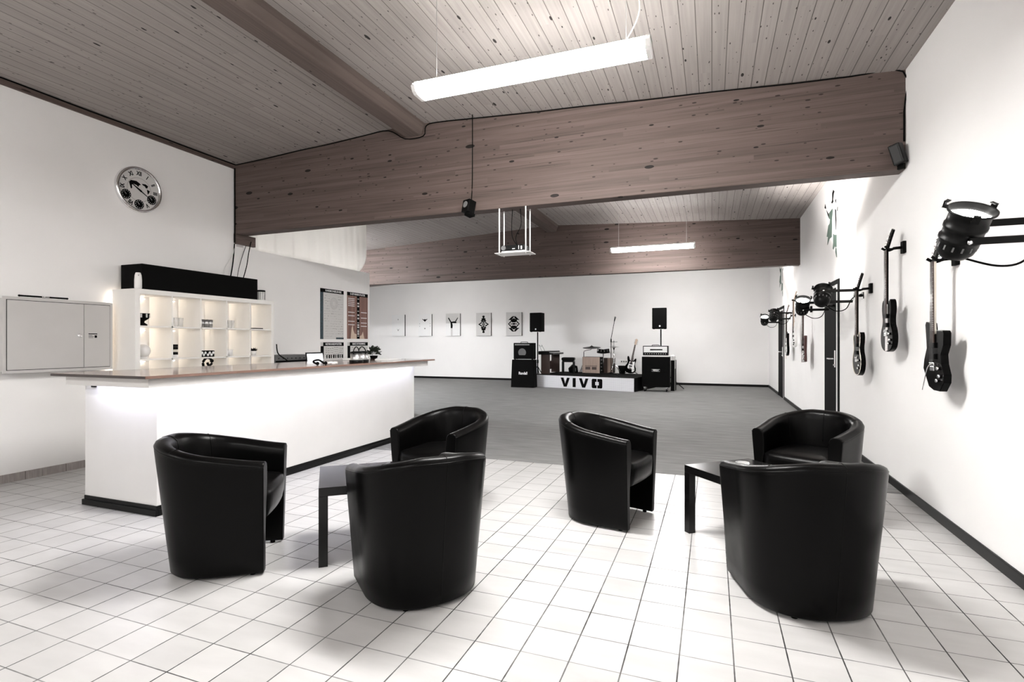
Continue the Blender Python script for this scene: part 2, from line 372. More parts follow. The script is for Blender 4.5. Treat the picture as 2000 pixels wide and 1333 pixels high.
def make_chair(label, loc, rz):
    T = thing('tub_armchair', label, 'armchair', loc, rz, 'black leather tub armchairs')
    n_ = 72; prof = []
    mb = MB(); rows = []
    for i in range(n_ + 1):
        t = -1 + 2 * i / n_; Ht = chair_top(t); row = []
        th = .088
        spec = [(.008, .011), (0, .02)] + [(0, .03 + (Ht - .075) * k / 8) for k in range(1, 9)]
        spec += [(.002, Ht - .022), (.010, Ht - .008), (.024, Ht), (.045, Ht + .003), (.064, Ht - .001), (.080, Ht - .013), (.088, Ht - .034), (.090, Ht - .07)]
        spec += [(.088, .52), (.082, .44), (.062, .36), (.052, .25), (.050, .02), (.040, .011)]
        for d, h in spec:
            p, nn = chair_pt(t, h); p2 = p - nn * d; p2.z = h
            # round the arm fronts
            row.append(p2)
        rows.append(row)
    m = len(rows[0]); vs = [p for r in rows for p in r]; fs = []
    for i in range(n_):
        for j in range(m): k = (j + 1) % m; fs.append((i * m + j, i * m + k, (i + 1) * m + k, (i + 1) * m + j))
    mb.add(vs, fs, True)
    mb.f.append(list(range(m))); mb.sm.append(False); mb.f.append([n_ * m + j for j in range(m)][::-1]); mb.sm.append(False)
    mb.build('shell', LEATH, T, .009, 3)
    # seat cushion
    def loop(d, z, sc_, fr):
        out = []
        for i in range(41):
            t = -.995 + 1.99 * i / 40; p, nn = chair_pt(t, max(z, .1)); q = p - nn * d
            q.x *= sc_; q.y = (q.y - .02) * sc_ + .02
            if q.y > fr: q.y = fr
            out.append(Vector((q.x, q.y, z)))
        for i in range(1, 10):
            a = out[40].lerp(out[0], i / 10); a.y = fr + .012 * sin(pi * i / 10); out.append(a)
        return out
    L = [loop(.075, .285, 1, .235), loop(.075, .30, 1, .262), loop(.078, .35, 1, .275), loop(.080, .41, 1, .278), loop(.085, .440, 1, .268), loop(.092, .455, .97, .24), loop(.10, .466, .86, .205), loop(.11, .473, .55, .14), loop(.12, .476, .2, .06)]
    nn_ = len(L[0]); cb = MB(); vs = [p for l in L for p in l]; fs = []
    for j in range(len(L) - 1):
        for i in range(nn_): k = (i + 1) % nn_; fs.append((j * nn_ + i, j * nn_ + k, (j + 1) * nn_ + k, (j + 1) * nn_ + i))
    cb.add(vs, fs, True); cb.f.append(list(range(nn_))[::-1]); cb.sm.append(False); cb.f.append([(len(L) - 1) * nn_ + i for i in range(nn_)]); cb.sm.append(True)
    cb.build('seat', LEATH, T)
    for tt in (-.42, 0, .42):
        pts = []; Ht = chair_top(tt)
        for h, d in ([(.03, 0), (.2, 0), (.4, 0), (.6, 0), (Ht - .05, 0)] if tt == 0 else []) + [(Ht - .01, .008), (Ht + .002, .035), (Ht, .062), (Ht - .03, .088), (.6, .0905), (.5, .088)]:
            p, nn = chair_pt(tt, h); q = p - nn * (d if h < Ht - .001 or d else d); q += nn * (-.0006 if d < .05 else .0006); q.z = h; pts.append(q)
        MB().tube(pts, .0022, 6, 3).build('seam', LEATH, T)
    pts = []
    for i in range(49):
        t = -1 + 2 * i / 48; h = chair_top(t) - .024; p, nn = chair_pt(t, h); pts.append(p - nn * .002)
    MB().tube(pts, .0022, 6, 1).build('piping', LEATH, T)
    for x, y in ((-.235, .2), (.235, .2), (-.15, -.2), (.15, -.2)):
        MB().lathe([(.014, 0), (.016, .022)], 12, Matrix.Translation((x, y, 0))).build('foot', BLKM, T)
    return T
def face(a): return R(a - 90)
make_chair('black leather tub armchair beside the front end of the white bar, open to the right', (-2.655, 2.288, 0), face(33))
make_chair('black leather tub armchair nearest on the left, its back hiding part of a low table', (-1.43, 2.40, 0), face(143))
make_chair('black leather tub armchair on the tiles between the two groups, seen side on', (-.72, 3.87, 0), face(-13))
make_chair('black leather tub armchair beside the long side of the bar, facing the camera', (-1.96, 3.66, 0), face(-99))
make_chair('black leather tub armchair by the right wall, facing the camera, back towards the guitars', (.69, 4.50, 0), face(-120))
make_chair('black leather tub armchair nearest on the right, turned with its back to the camera', (.425, 2.98, 0), face(111))

# ------------------------------------------------------------------ low tables
def table(label, loc, rz):
    T = thing('side_table', label, 'table', loc, rz, 'square black side tables'); a = .275
    MB().box((-a, -a, .40), (a, a, .45)).build('tabletop', TABM, T, .002)
    for sx in (-1, 1):
        for sy in (-1, 1):
            x, y = sx * (a - .025), sy * (a - .025); MB().box((x - .025, y - .025, 0), (x + .025, y + .025, .40)).build('leg', TABM, T, .0015)
    return T
TABM = mat('table_black', (.004, .0038, .004), .22, spec=.3)
table('square black side table behind the nearest left armchair', (-2.04, 2.775, 0), R(40))
table('square black side table behind the nearest right armchair', (.215, 3.70, 0), R(41))
def tumbler(label, loc, r=.033, h=.09, m=None, group=None, name='drinking_glass', cat='glass', n=20):
    mb = MB().lathe([(r * .82, 0), (r, h), (r - .003, h), (r * .80, .008), (.0001, .008)], n, cap=False)
    mb.lathe([(.0001, 0), (r * .82, 0)], n, cap=False)
    return tag(mb.build(name, m or GLASS, loc=loc), label, cat, group)
tumbler('small clear glass bowl on the left side table', (-1.90, 2.87, .45), .045, .035, name='glass_bowl', cat='bowl')
tumbler('small clear glass bowl on the right side table', (.19, 3.80, .45), .045, .03, name='glass_bowl', cat='bowl')

# ------------------------------------------------------------------ bar counter
T = thing('bar_counter', 'long white bar counter with a dark wood worktop', 'bar counter', (-4.2, 2.66, 0))
def bx(a, b, name, m, par, bev=0): # world box -> child of a thing at its location
    l = par.location; return MB().box(tuple(a[i] - l[i] for i in range(3)), tuple(b[i] - l[i] for i in range(3))).build(name, m, par, bev)
bx((-4.61, 2.68, .0), (-3.80, 6.24, 1.0), 'body', BARW, T)
bx((-4.625, 2.662, 0), (-3.785, 2.68, .045), 'plinth', BLK, T, .004); bx((-3.80, 2.68, 0), (-3.785, 6.25, .045), 'plinth', BLK, T, .004)
bx((-4.61, 2.672, .045), (-3.792, 2.68, .075), 'plinth', BLK, T, .002); bx((-3.80, 2.68, .045), (-3.792, 6.24, .075), 'plinth', BLK, T, .002)
bx((-4.63, 2.46, 1.022), (-3.60, 6.46, 1.042), 'worktop', WTOP, T, .002)
bx((-4.63, 2.457, 1.0225), (-3.60, 2.4598, 1.0415), 'edge_band', EDGE, T)
ap = bx((-4.56, 2.52, .955), (-3.655, 2.535, 1.022), 'apron', APRON, T); bx((-3.67, 2.535, .955), (-3.655, 6.36, 1.022), 'apron', APRON, T)
bx((-4.56, 2.535, 1.002), (-3.67, 6.36, 1.022), 'mounting_board', WHT, T)
bx((-4.45, 2.56, .992), (-3.72, 2.575, 1.001), 'led_strip', LED, T); bx((-3.735, 2.58, .992), (-3.72, 6.2, 1.001), 'led_strip', LED, T)
bx((-4.50, 2.655, .925), (-4.47, 2.68, .955), 'switch', BLK, T, .003)

# ------------------------------------------------------------------ shelf unit with contents
SX0, SX1, SY0, P = -5.94, -5.58, 3.71, .35
T = thing('shelf_unit', 'white open cube shelf unit standing behind the bar under the black speaker', 'shelf', (-5.76, 4.63, 0))
bx((SX0, SY0, 1.785), (SX1, SY0 + 1.85, 1.835), 'top_panel', WMELA, T, .001)
bx((SX0, SY0, 0), (SX1, SY0 + .05, 1.785), 'side_panel', WMELA, T, .001); bx((SX0, SY0 + 1.80, 0), (SX1, SY0 + 1.85, 1.785), 'side_panel', WMELA, T, .001)
bx((SX0, SY0 + .05, 0), (SX1, SY0 + 1.80, .05), 'bottom_panel', WMELA, T)
for k in range(4):
    z = 1.785 - .35 * (k + 1); bx((SX0, SY0 + .05, z), (SX1, SY0 + 1.80, z + .016), 'shelf', WMELA, T)
for j in range(1, 5):
    y = SY0 + .05 + P * j - .008; bx((SX0, y, .05), (SX1, y + .016, 1.785), 'divider', WMELA, T)
for j in range(5):
    y = SY0 + .05 + P * j
    bx((SX0 - .018, y + .05, 1.755), (SX0 - .008, y + .30, 1.762), 'led_strip', WARM, T); bx((SX0 - .018, y + .05, 1.405), (SX0 - .008, y + .30, 1.412), 'led_strip', WARM, T); bx((SX0 - .018, y + .05, 1.055), (SX0 - .008, y + .30, 1.062), 'led_strip', WARM, T)
bx((SX0 - .022, SY0 + .012, .96), (SX0 - .012, SY0 + .022, 1.80), 'led_strip', WARM, T)
r1, r2, r3 = 1.4515, 1.1015, .7515
def cy(j, f): return SY0 + .05 + P * j + f * .33
# ornate dark bowl
T = thing('ornate_bowl', 'dark ornate footed bowl in the top left shelf compartment', 'bowl', (-5.66, cy(0, .22), r1))
MB().lathe([(.045, 0), (.05, .012), (.02, .035), (.025, .05), (.06, .075), (.072, .13), (.066, .13), (.055, .08), (.0001, .06)], 24, cap=False).build('bowl', BLKM, T)
for a in range(9):
    q = 2 * pi * a / 9; MB().box((-.008, -.003, -.02), (.008, .003, .02), Matrix.Translation((.070 * cos(q), .070 * sin(q), .105)) @ Matrix.Rotation(q, 4, 'Z') @ Matrix.Rotation(R(90), 4, 'Z')).build('relief', STEEL, T)
T2 = MB().box((-.06, -.06, 0), (.06, .06, .035))
for j, ff in ((1, (.12, .28, .44)), (3, (.10, .26, .40))):
    for i, f in enumerate(ff):
        tumbler(('first', 'second', 'third')[i] + ' clear glass from the left in the ' + ('second' if j == 1 else 'fourth') + ' top compartment', (-5.64, cy(j, f), r1), .026, .10, group='clear glasses on the top shelf row')
for i, f in enumerate((.14, .33, .50)):
    tumbler(('left', 'middle', 'right')[i] + ' steel cup in the middle top compartment', (-5.64, cy(2, f), r1), .034, .095, STEEL, 'steel cups', 'steel_cup', 'cup')
tag(MB().box((-.05, -.08, 0), (.05, .08, .012)).build('notebook', BLKM, loc=(-5.65, cy(4, .45), r1), bevel=.002), 'flat black notebook lying in the top right shelf compartment', 'book')
T = thing('globe_lamp', 'round frosted glass globe in the lower left shelf compartment', 'lamp', (-5.66, cy(0, .25), r2))
MB().sphere((0, 0, .082), .07, n=24, m=14).build('globe', LMAP, T); MB().lathe([(.04, 0), (.035, .018)], 20).build('base', WHT, T)
for k, (h, m_) in enumerate(((.035, WHT), (.03, BLKM), (.028, IVORY), (.03, BLKM), (.028, BLKM))):
    z0 = r2 + sum((.035, .03, .028, .03, .028)[:k])
    tag(MB().box((-.03, -.045, 0), (.03, .045, h - .001)).build('small_box', m_, loc=(-5.65, cy(1, .16), z0), bevel=.003), ('white box at the bottom', 'black box second from bottom', 'cream box in the middle', 'black box second from top', 'black box on top')[k] + ' of the small pile in the shelf', 'box', 'pile of small boxes')
for i, f in enumerate((.14, .46)):
    T = thing('patterned_box', ('left' if i == 0 else 'right') + ' black and white patterned card box in the shelf', 'box', (-5.65, cy(2, f), r2), R(4 - 8 * i), 'patterned boxes')
    MB().box((-.04, -.05, 0), (.04, .05, .075)).build('box', BLKM, T, .002)
    for q in range(4):
        MB().lathe([(.010, 0), (.016, .0012), (.011, .0024)], 12, Matrix.Translation((.04, -.032 + .022 * q, .025 + .024 * (q % 2))) @ Matrix.Rotation(R(90), 4, 'Y')).build('pattern', PAPERW, T)
for i, f in enumerate((.12, .30)):
    tumbler(('left' if i == 0 else 'right') + ' white porcelain cup in the second shelf row', (-5.64, cy(3, f), r2), .032, .085, WHT, 'white cups', 'porcelain_cup', 'cup')
T = thing('potted_plant', 'tiny plant in a white cup in the second row at right', 'plant', (-5.65, cy(4, .36), r2))
MB().lathe([(.028, 0), (.036, .06), (.03, .06), (.0001, .055)], 18).build('pot', WHT, T)
lf = MB()
for a in range(12):
    q = a * 2.4; M = Matrix.Translation((0, 0, .055)) @ Matrix.Rotation(q, 4, 'Z') @ Matrix.Rotation(R(35 + 3 * a), 4, 'Y')
    lf.add([(0, 0, 0), (.01, .0, .03), (0, 0, .065), (-.0, .012, .03), (0, -.012, .03)], [(0, 3, 2), (0, 2, 4), (0, 1, 3), (1, 2, 3), (0, 4, 1), (1, 4, 2)], False, M)
lf.build('leaves', BLKM, T)
T = thing('figurine', 'small dark curled figurine on the lower shelf behind the worktop', 'figurine', (-5.65, cy(2, .45), r3 + .0))
mb = MB().box((-.05, -.07, 0), (.05, .07, .22)); mb.build('plinth', WMELA, T)
MB().tube([(.0, -.06, .23), (0, -.065, .29), (0, -.02, .335), (0, .035, .32), (0, .05, .27), (0, .01, .245), (0, -.01, .28)], .014, 8, 4).sphere((0, .05, .30), .022).build('figure', BLK, T)
# on top of the shelf
tag(MB().box((-5.93, 3.79, 1.836), (-5.60, 5.30, 2.105)).build('speaker_cabinet', BLKM, bevel=.006), 'long black speaker cabinet lying on top of the white shelf', 'speaker')
T = thing('air_freshener', 'white air freshener dispenser at the left end of the shelf top', 'air freshener', (-5.555 - .05, 3.755, 1.836))
MB().lathe([(.030, 0), (.034, .01), (.034, .09), (.030, .14), (.023, .165), (.019, .168), (.0001, .168)], 24).build('case', WHT, T)
MB().lathe([(.005, 0), (.005, .004)], 12, Matrix.Translation((.024, -.012, .138)) @ Matrix.Rotation(R(80), 4, 'Y')).build('nozzle', BLKM, T)
T = thing('patterned_jar', 'small patterned jar with black rim beside the black speaker cabinet', 'jar', (-5.66, 5.41, 1.836))
MB().lathe([(.05, 0), (.052, .01), (.052, .115)], 24).build('jar', WHT, T); MB().lathe([(.054, .115), (.054, .135), (.048, .138)], 24).build('lid', BLKM, T)
for k in range(14):
    q = 2 * pi * k / 14; MB().box((.0515, -.002, .01), (.0535, .002, .11), Matrix.Rotation(q, 4, 'Z')).build('stripe', BLKM, T)

# cables at the left end of the big beam
tag(MB().tube([(-5.955, 5.255, 3.60), (-5.955, 5.255, 2.75), (-5.95, 5.24, 2.5), (-5.93, 5.2, 2.3), (-5.88, 5.12, 2.105)], .008).build('speaker_cable', BLKM), 'thick black cable from the beam corner down to the speaker cabinet, leftmost', 'cable')
tag(MB().tube([(-5.955, 5.25, 2.6), (-5.945, 5.22, 2.45), (-5.95, 5.10, 2.25), (-5.90, 5.05, 2.105)], .004).build('speaker_cable', WHT), 'thin pale cable beside the leftmost black cable above the speaker cabinet', 'cable')
tag(MB().tube([(-5.93, 5.50, 2.66), (-5.92, 5.45, 2.5), (-5.86, 5.36, 2.3), (-5.84, 5.28, 2.105)], .006).build('speaker_cable', BLKM), 'black cable hanging from the bearing block to the speaker cabinet, rightmost', 'cable')
tag(MB().tube([(-5.94, 5.45, 2.66), (-5.93, 5.34, 2.4), (-5.88, 5.24, 2.2), (-5.87, 5.22, 2.105)], .004).build('speaker_cable', BLKM), 'thin black cable between the thick one and the rightmost one above the speaker cabinet', 'cable')
pts = [(-5.95, YK + .5 + i * .6, cz(XL) - .004 - .006 * (i % 2)) for i in range(15)]
tag(MB().tube(pts, .007, 6, 3).build('ceiling_cable', BLKM), 'black cable clipped along the top edge of the left wall', 'cable')
pts = [(x, 5.258, cz(x) - .012 - .006 * (i % 2)) for i, x in enumerate([-5.93, -5.4, -4.9, -4.4, -3.9, -3.55])] + [(-3.32, 5.258, 3.632), (-3.08, 5.258, 3.632), (-3.045, 5.258, 3.74), (-2.9, 5.258, 3.762)] + [(x, 5.258, cz(x) - .010 - .005 * (i % 2)) for i, x in enumerate([-2.4, -1.8, -1.2, -.6, 0, .6, 1.1, 1.49])] + [(1.497, 5.258, 3.2), (1.497, 5.258, 2.95)]
tag(MB().tube(pts, .006, 6, 4).build('ceiling_cable', BLKM), 'black cable clipped along the top of the big timber beam', 'cable')
# small lamp clip wire and speaker cord are built with their things

# ------------------------------------------------------------------ wall clock
T = thing('wall_clock', 'round chrome framed world time wall clock on the left wall', 'clock', (XL, 4.0, 2.972))
MX = Matrix.Rotation(R(90), 4, 'Y')   # local z -> world +x
MB().lathe([(.245, 0), (.252, .01), (.252, .035), (.24, .05), (.222, .044), (.218, .03)], 64, MX, cap=False).build('rim', CHR, T)
MB().lathe([(.225, .002), (.225, .026)], 64, MX).build('dial', PAPER, T)
rt = (R(90), 0, R(90))
for k, s_ in enumerate(('XII', 'I', 'II', 'III', None, 'V', None, 'VII', None, 'IX', 'X', 'XI')):
    if not s_: continue
    a = k * pi / 6; rot = Matrix.Rotation(R(90), 4, 'Z') @ Matrix.Rotation(R(90), 4, 'X') @ Matrix.Rotation(-a, 4, 'Z')
    text('numeral', s_, .062, BLKM, T, (.0268, .178 * sin(a), .178 * cos(a)), rot.to_euler(), bold=.0024, sx=.75)
MB().tube([(.0268, .13 * sin(q), .13 * cos(q)) for q in [i * pi / 18 for i in range(36)]], .0011, 4, 1, True).build('inner_ring', BLK, T)
for k in (4, 6, 8):
    a = k * pi / 6; S_ = MB().lathe([(.052, 0), (.052, .003)], 28, Matrix.Translation((.026, .162 * sin(a), .162 * cos(a))) @ MX).build('sub_dial', BLKM, T)
    mk = MB()
    for i in range(12):
        q = i * pi / 6; mk.box((.0292, -.003, -.003), (.0302, .003, .003), Matrix.Translation((0, .162 * sin(a) + .04 * sin(q), .162 * cos(a) + .04 * cos(q))))
    mk.box((.0292, -.001, -.002), (.0304, .001, .03), Matrix.Translation((0, .162 * sin(a), .162 * cos(a))) @ Matrix.Rotation(R(40), 4, 'X')).build('marks', PAPERW, S_)
conts = [[(-.11, .06), (-.09, .085), (-.03, .09), (.0, .075), (.02, .06), (.0, .05), (-.01, .03), (-.03, .045), (-.06, .05), (-.08, .035), (-.075, .0), (-.09, -.01), (-.1, .03)],
         [(.03, .075), (.07, .08), (.10, .065), (.09, .04), (.075, .035), (.06, .055), (.04, .06)], [(.085, .025), (.12, .015), (.11, -.01), (.095, -.03), (.09, .0)]]
mp = MB()
for c in conts: mp.prism(c, .0262, .0272, 'x')
mp.build('world_map', BLKM, T)
for L_, w_, ang, nm in ((.155, .007, 122, 'minute_hand'), (.10, .010, -58, 'hour_hand')):
    a = R(ang); MB().add([(.030, -w_, -.03), (.030, w_, -.03), (.030, w_ * .4, L_), (.030, -w_ * .4, L_), (.032, -w_, -.03), (.032, w_, -.03), (.032, w_ * .4, L_), (.032, -w_ * .4, L_)], [(0, 1, 2, 3), (4, 5, 6, 7), (0, 1, 5, 4), (1, 2, 6, 5), (2, 3, 7, 6), (3, 0, 4, 7)], False, Matrix.Rotation(-a, 4, 'X')).build(nm, BLKM, T)
MB().lathe([(.008, .028), (.008, .036)], 12, MX).build('hub', BLKM, T)

# ------------------------------------------------------------------ distribution cabinet
T = thing('distribution_cabinet', 'pale grey metal wall cabinet with two doors and a round lock', 'cabinet', (XL, 3.23, 1.01))
X2 = .13
MB().box((0, -.47, 0), (X2, .40, .66)).build('case', GREYM, T, .003)
MB().box((X2, -.49, -.015), (X2 + .012, .42, .675)).build('frame', GREYM, T, .002)
MB().box((X2 + .010, -.465, .012), (X2 + .0125, .395, .648)).build('shadow_gap', BLKM, T)
MB().box((X2 + .012, -.460, .017), (X2 + .018, .148, .643)).build('door', GREYM, T, .0015)
dd = MB().box((X2 + .012, .152, .017), (X2 + .018, .390, .643)).build('door', GREYM, T, .0015)
lk = MB().lathe([(.020, 0), (.020, .003), (.016, .006), (.008, .006), (.008, .003)], 20, Matrix.Translation((X2 + .018, .115, .33)) @ MX).build('lock', CHR, T)
st = MB()
for i, (y0, y1) in enumerate(((.19, .27), (.19, .225), (.19, .24), (.19, .235))): st.box((X2 + .0178, y0, .345 - i * .012), (X2 + .0184, y1, .351 - i * .012 + (.003 if i == 0 else -.002)))
st.box((X2 + .0178, .245, .31), (X2 + .0184, .268, .335)); st.build('sticker', BLKM, dd)
T = thing('spirit_level', 'black rod with a silver middle lying on top of the wall cabinet', 'rod', (XL + .10, 3.07, 1.69))
MB().cyl((0, -.19, .010), (0, .19, .010), .008).sphere((0, -.19, .010), .010).sphere((0, .19, .010), .010).build('rod', BLKM, T); MB().cyl((0, -.02, .010), (0, .04, .010), .0095).build('sleeve', CHR, T)
T = thing('wall_socket', 'small double socket plate between the wall cabinet and the shelf', 'socket', (XL, 3.70 - .022, 1.33))
MB().box((0, -.035, -.075), (.01, .035, .075)).build('plate', WHT, T, .003)
for s in (-1, 1): MB().box((.01, -.018, s * .035 - .02), (.012, .018, s * .035 + .02)).build('socket_insert', MAPLE, T)
T = thing('light_switch', 'pale switch plate under the small double socket', 'switch', (XL, 3.678, 1.13))
MB().box((0, -.035, -.11), (.012, .035, .09)).build('plate', LMAP, T, .003); MB().box((.012, -.022, -.03), (.016, .022, .03)).build('rocker', WHT, T, .002)

# ------------------------------------------------------------------ posters on the left wall
def poster(y0, y1, z0, z1, label, kind):
    T = thing('poster', label, 'poster', (XL, (y0 + y1) / 2, (z0 + z1) / 2), 0, 'music posters'); a = (y1 - y0) / 2; b = (z1 - z0) / 2
    MB().box((.001, -a, -b), (.003, a, b)).build('sheet', DWOOD if kind == 'g' else PAPER, T)
    hh = .062; e = .0032
    MB().box((.003, -a, b - hh), (e + .0004, a, b)).build('header', BLKM, T)
    ti = {'h': 'HARMONIELEHRE', 'g': 'E-GITARREN-POSTER', 'k': 'KEYBOARDPOSTER', 'd': 'BASICS OF DRUMMING'}[kind]
    text('title', ti, .046, PAPERW, T, (.0042, .03 if kind != 'g' else 0, b - hh / 2), rt, ext=.0003, bold=.0008, sx={'h': 1.1, 'g': .98, 'k': 1.02, 'd': .78}[kind])
    ink = MB()
    if kind != 'g':
        MB().box((.003, -a, -b), (e + .0003, -a + .075, b - hh)).build('side_band', TEAL if kind == 'h' else BLKM, T)
    if kind in 'kd': MB().box((.0034, -a, b - hh), (.0042, -a + .06, b)).build('emblem', PAPER, T)
    rnd = random.Random(hash(kind) % 5 + 3 if False else {'h': 3, 'g': 4, 'k': 5, 'd': 6}[kind])
    if kind == 'h':
        for i in range(17):
            z = b - .11 - i * .042
            for c0, c1 in ((-a + .10, -a + .23), (-a + .25, -a + .42), (-a + .44, a - .02)):
                if i < 6 and c0 > -a + .2 and c0 < -a + .3: continue
                y = c0
                while y < c1:
                    l = rnd.uniform(.006, .03); ink.box((.003, y, z - rnd.uniform(0, .012)), (e, min(y + l, c1), z + rnd.uniform(.0, .004) - .008)); y += l + rnd.uniform(.006, .02)
        for rr in (.05, .075, .095):
            ink.tube([(.0032, -a + .335 + rr * sin(q) * .95, b - .235 + rr * cos(q)) for q in [i * pi / 12 for i in range(24)]], .0012, 4, 1, True)
        ink.build('print', GREYG, T); MB().box((.003, a - .2, -b), (e, a, -b + .03)).build('footer', TEAL, T)
    if kind == 'g':
        pts = MB()
        for z, s in [(b - .12 - .032 * i, -1) for i in range(5)] + [(.05, -1), (-.01, -1), (-.11, -1), (-.17, -1), (.06, 1), (-.04, 1), (-.13, 1), (-.19, 1)]:
            for i in range(5):
                y = (-a + .03 + i * .037) if s < 0 else (a - .20 + i * .035); pts.box((.003, y, z), (e, y + .026, z + .014))
        pts.build('diagrams', PAPERW, T)
        nk = MB().box((.003, -.025, -b), (e + .0003, .05, b - hh)).build('neck_print', BLKM, T)
        fr = MB()
        for i, z in enumerate((.3, .21, .16, .08, .0, -.06, -.13, -.18, -.22, -.26, -.30, -.34, -.37)): fr.box((.0036, -.01, z), (.004, .038, z + (.03 if i % 3 else .012)))
        fr.build('frets', PAPER, nk)
        MB().prism([(-.20, -b), (-.17, -.22), (-.14, -.17), (-.13, -.25), (-.09, -.32), (-.03, -.33), (-.03, -b)], .003, e, 'x').prism([(.06, -b), (.06, -.36), (.11, -.35), (.15, -.28), (.17, -.34), (.2, -b)], .003, e, 'x').build('guitar_print', MAPLE, T)
    if kind in 'kd':
        for i in range(5):
            z = b - .10 - i * .035; y = -a + .12
            while y < a - .05: l = rnd.uniform(.01, .04); ink.box((.003, y, z + .01 * sin(y * 20)), (e, y + l, z + .005 + .01 * sin(y * 20))); y += l + .02
        if kind == 'k':
            for i in range(8): ink.box((.003, -a + .14 + .055 * i, -.06), (e, -a + .165 + .055 * i + .01 * (i % 2), .0))
        ink.build('print', BLKM, T)
    return T
poster(6.92, 7.507, 1.328, 2.165, 'tall pale music theory poster with a dark teal left edge', 'h')
poster(7.598, 8.191, 1.338, 2.165, 'tall brown wood patterned poster with a guitar neck down the middle', 'g')
poster(6.93, 7.507, .86, 1.275, 'pale poster with a row of piano keys under the teal edged poster', 'k')
poster(7.61, 8.191, .86, 1.277, 'pale poster with a small emblem behind the steel pots', 'd')

# ------------------------------------------------------------------ back desk, laptop and things on the worktop
T = thing('back_desk', 'white low cupboard along the left wall behind the bar', 'cupboard', (-5.65, 6.9, 0))
bx((-5.96, 5.60, 0), (-5.36, 8.2, .90), 'body', WMELA, T); bx((-5.96, 5.60, .90), (-5.34, 8.2, .93), 'top', WHT, T, .002)
T = thing('mixing_console', 'dark grey rack unit against the wall beside the shelf', 'audio rack', (-5.75, 5.9, .93))
MB().box((-.18, -.30, 0), (.15, .40, .165)).build('case', GREYG, T, .004)
MB().box((.15, -.295, .01), (.156, .395, .05)).build('rail', BLKM, T); MB().box((.15, -.295, .06), (.156, .395, .09)).build('rail', BLKM, T)
for i in range(8): MB().cyl((.156, -.25 + i * .08, .12), (.166, -.25 + i * .08, .12), .007, n=8).build('knob', BLK, T)
T = thing('laptop', 'open laptop with a bright white screen behind the bar', 'laptop', (-5.34, 6.13, .931), R(6))
MB().box((-.02, -.20, 0), (.20, .20, .018)).build('base', BLK, T, .003)
sc_ = MB().box((-.035, -.20, .018), (-.022, .20, .205), Matrix.Rotation(R(-8), 4, 'Y')).build('lid', BLK, T, .003)
MB().box((-.022, -.182, .034), (-.0212, .182, .183), Matrix.Rotation(R(-8), 4, 'Y')).build('screen', SCREEN, sc_)
tag(MB().tube([(-5.56, 5.58, 1.25), (-5.55, 5.60, 1.12), (-5.50, 5.70, 1.03), (-5.46, 5.78, .94)], .008).build('power_cable', BLKM), 'black cable curving down in front of the grey rack unit', 'cable')
T = thing('pot_carrier', 'black carrier holding two small steel pots at the bar edge', 'carrier', (-3.75, 4.98, 1.042), R(12))
MB().lathe([(.07, .0), (.076, .004), (.076, .034)], 24, Matrix.Translation((0, -.075, 0))).lathe([(.07, .0), (.076, .004), (.076, .034)], 24, Matrix.Translation((0, .075, 0))).box((-.04, -.09, 0), (.04, .09, .03)).build('holder', BLK, T)
for s in (-1, 1):
    T2 = thing('steel_pot', ('left' if s < 0 else 'right') + ' steel pot with a black lid and hoop handle on the bar', 'pot', (-3.75 - .075 * s * .2079, 4.98 + .075 * s * .978, 1.0425), R(12 if s < 0 else 70), 'steel pots')
    MB().lathe([(.058, .008), (.064, .02), (.064, .112)], 28).build('pot', STEEL, T2); MB().lathe([(.067, .112), (.067, .124), (.04, .132), (.0001, .134)], 28).build('lid', BLK, T2)
    MB().tube([(0, -.068, .10), (0, -.062, .148), (0, 0, .182), (0, .062, .148), (0, .068, .10)], .006, 8, 5).build('handle', BLK, T2)
tag(MB().tube([(.04 * cos(i * .4), .05 * sin(i * .4) * 1.3, .010 + .006 * (i % 3)) for i in range(40)], .008, 7, 2).build('coiled_cable', LMAP, loc=(-3.75, 4.52, 1.042)), 'coiled white cable lying on the bar beside the headphones', 'cable')
tag(MB().tube([(.03, -.05, .012), (0, -.07, .03), (-.03, -.03, .045), (-.02, .03, .05), (.02, .05, .02), (.03, .08, .012)], .010, 8, 5).sphere((.03, -.05, .018), .018).sphere((.03, .07, .018), .018).build('headphones', BLKM, loc=(-3.76, 4.33, 1.042)), 'small black headphones lying on the bar near the laptop', 'headphones')
T = thing('potted_plant', 'bushy dark leaved plant on the far end of the bar', 'plant', (-4.48, 6.28, 1.042))
MB().lathe([(.045, 0), (.055, .04), (.057, .045), (.05, .045), (.0001, .04)], 24).build('pot', BLKM, T)
PLM = noisy('dark_leaf', (.02, .028, .018), .5, .5, 30)
lf = MB(); rn = random.Random(5)
for a in range(190):
    q = rn.uniform(0, 2 * pi); e = rn.uniform(-.2, 1.4); rr = rn.uniform(.02, .075); l = rn.uniform(.03, .045)
    M = Matrix.Translation((rr * cos(q) * cos(e) * 1.2, rr * sin(q) * cos(e) * 1.2, .07 + rr * sin(e) * 1.1 + .01)) @ Matrix.Rotation(q, 4, 'Z') @ Matrix.Rotation(R(90) - e, 4, 'Y') @ Matrix.Rotation(rn.uniform(-1, 1), 4, 'Z')
    lf.add([(0, 0, 0), (.004, .017, l * .5), (0, 0, l), (.004, -.017, l * .5), (-.003, 0, l * .5)], [(0, 1, 4), (1, 2, 4), (2, 3, 4), (3, 0, 4)], False, M)
lf.build('leaves', PLM, T)
tag(MB().box((-.10, -.16, 0), (.10, .16, .012)).box((-.09, -.15, .012), (.08, .10, .02)).build('paper_stack', PAPERW, loc=(-4.05, 6.0, 1.042)), 'stack of white papers near the far end of the bar', 'papers')
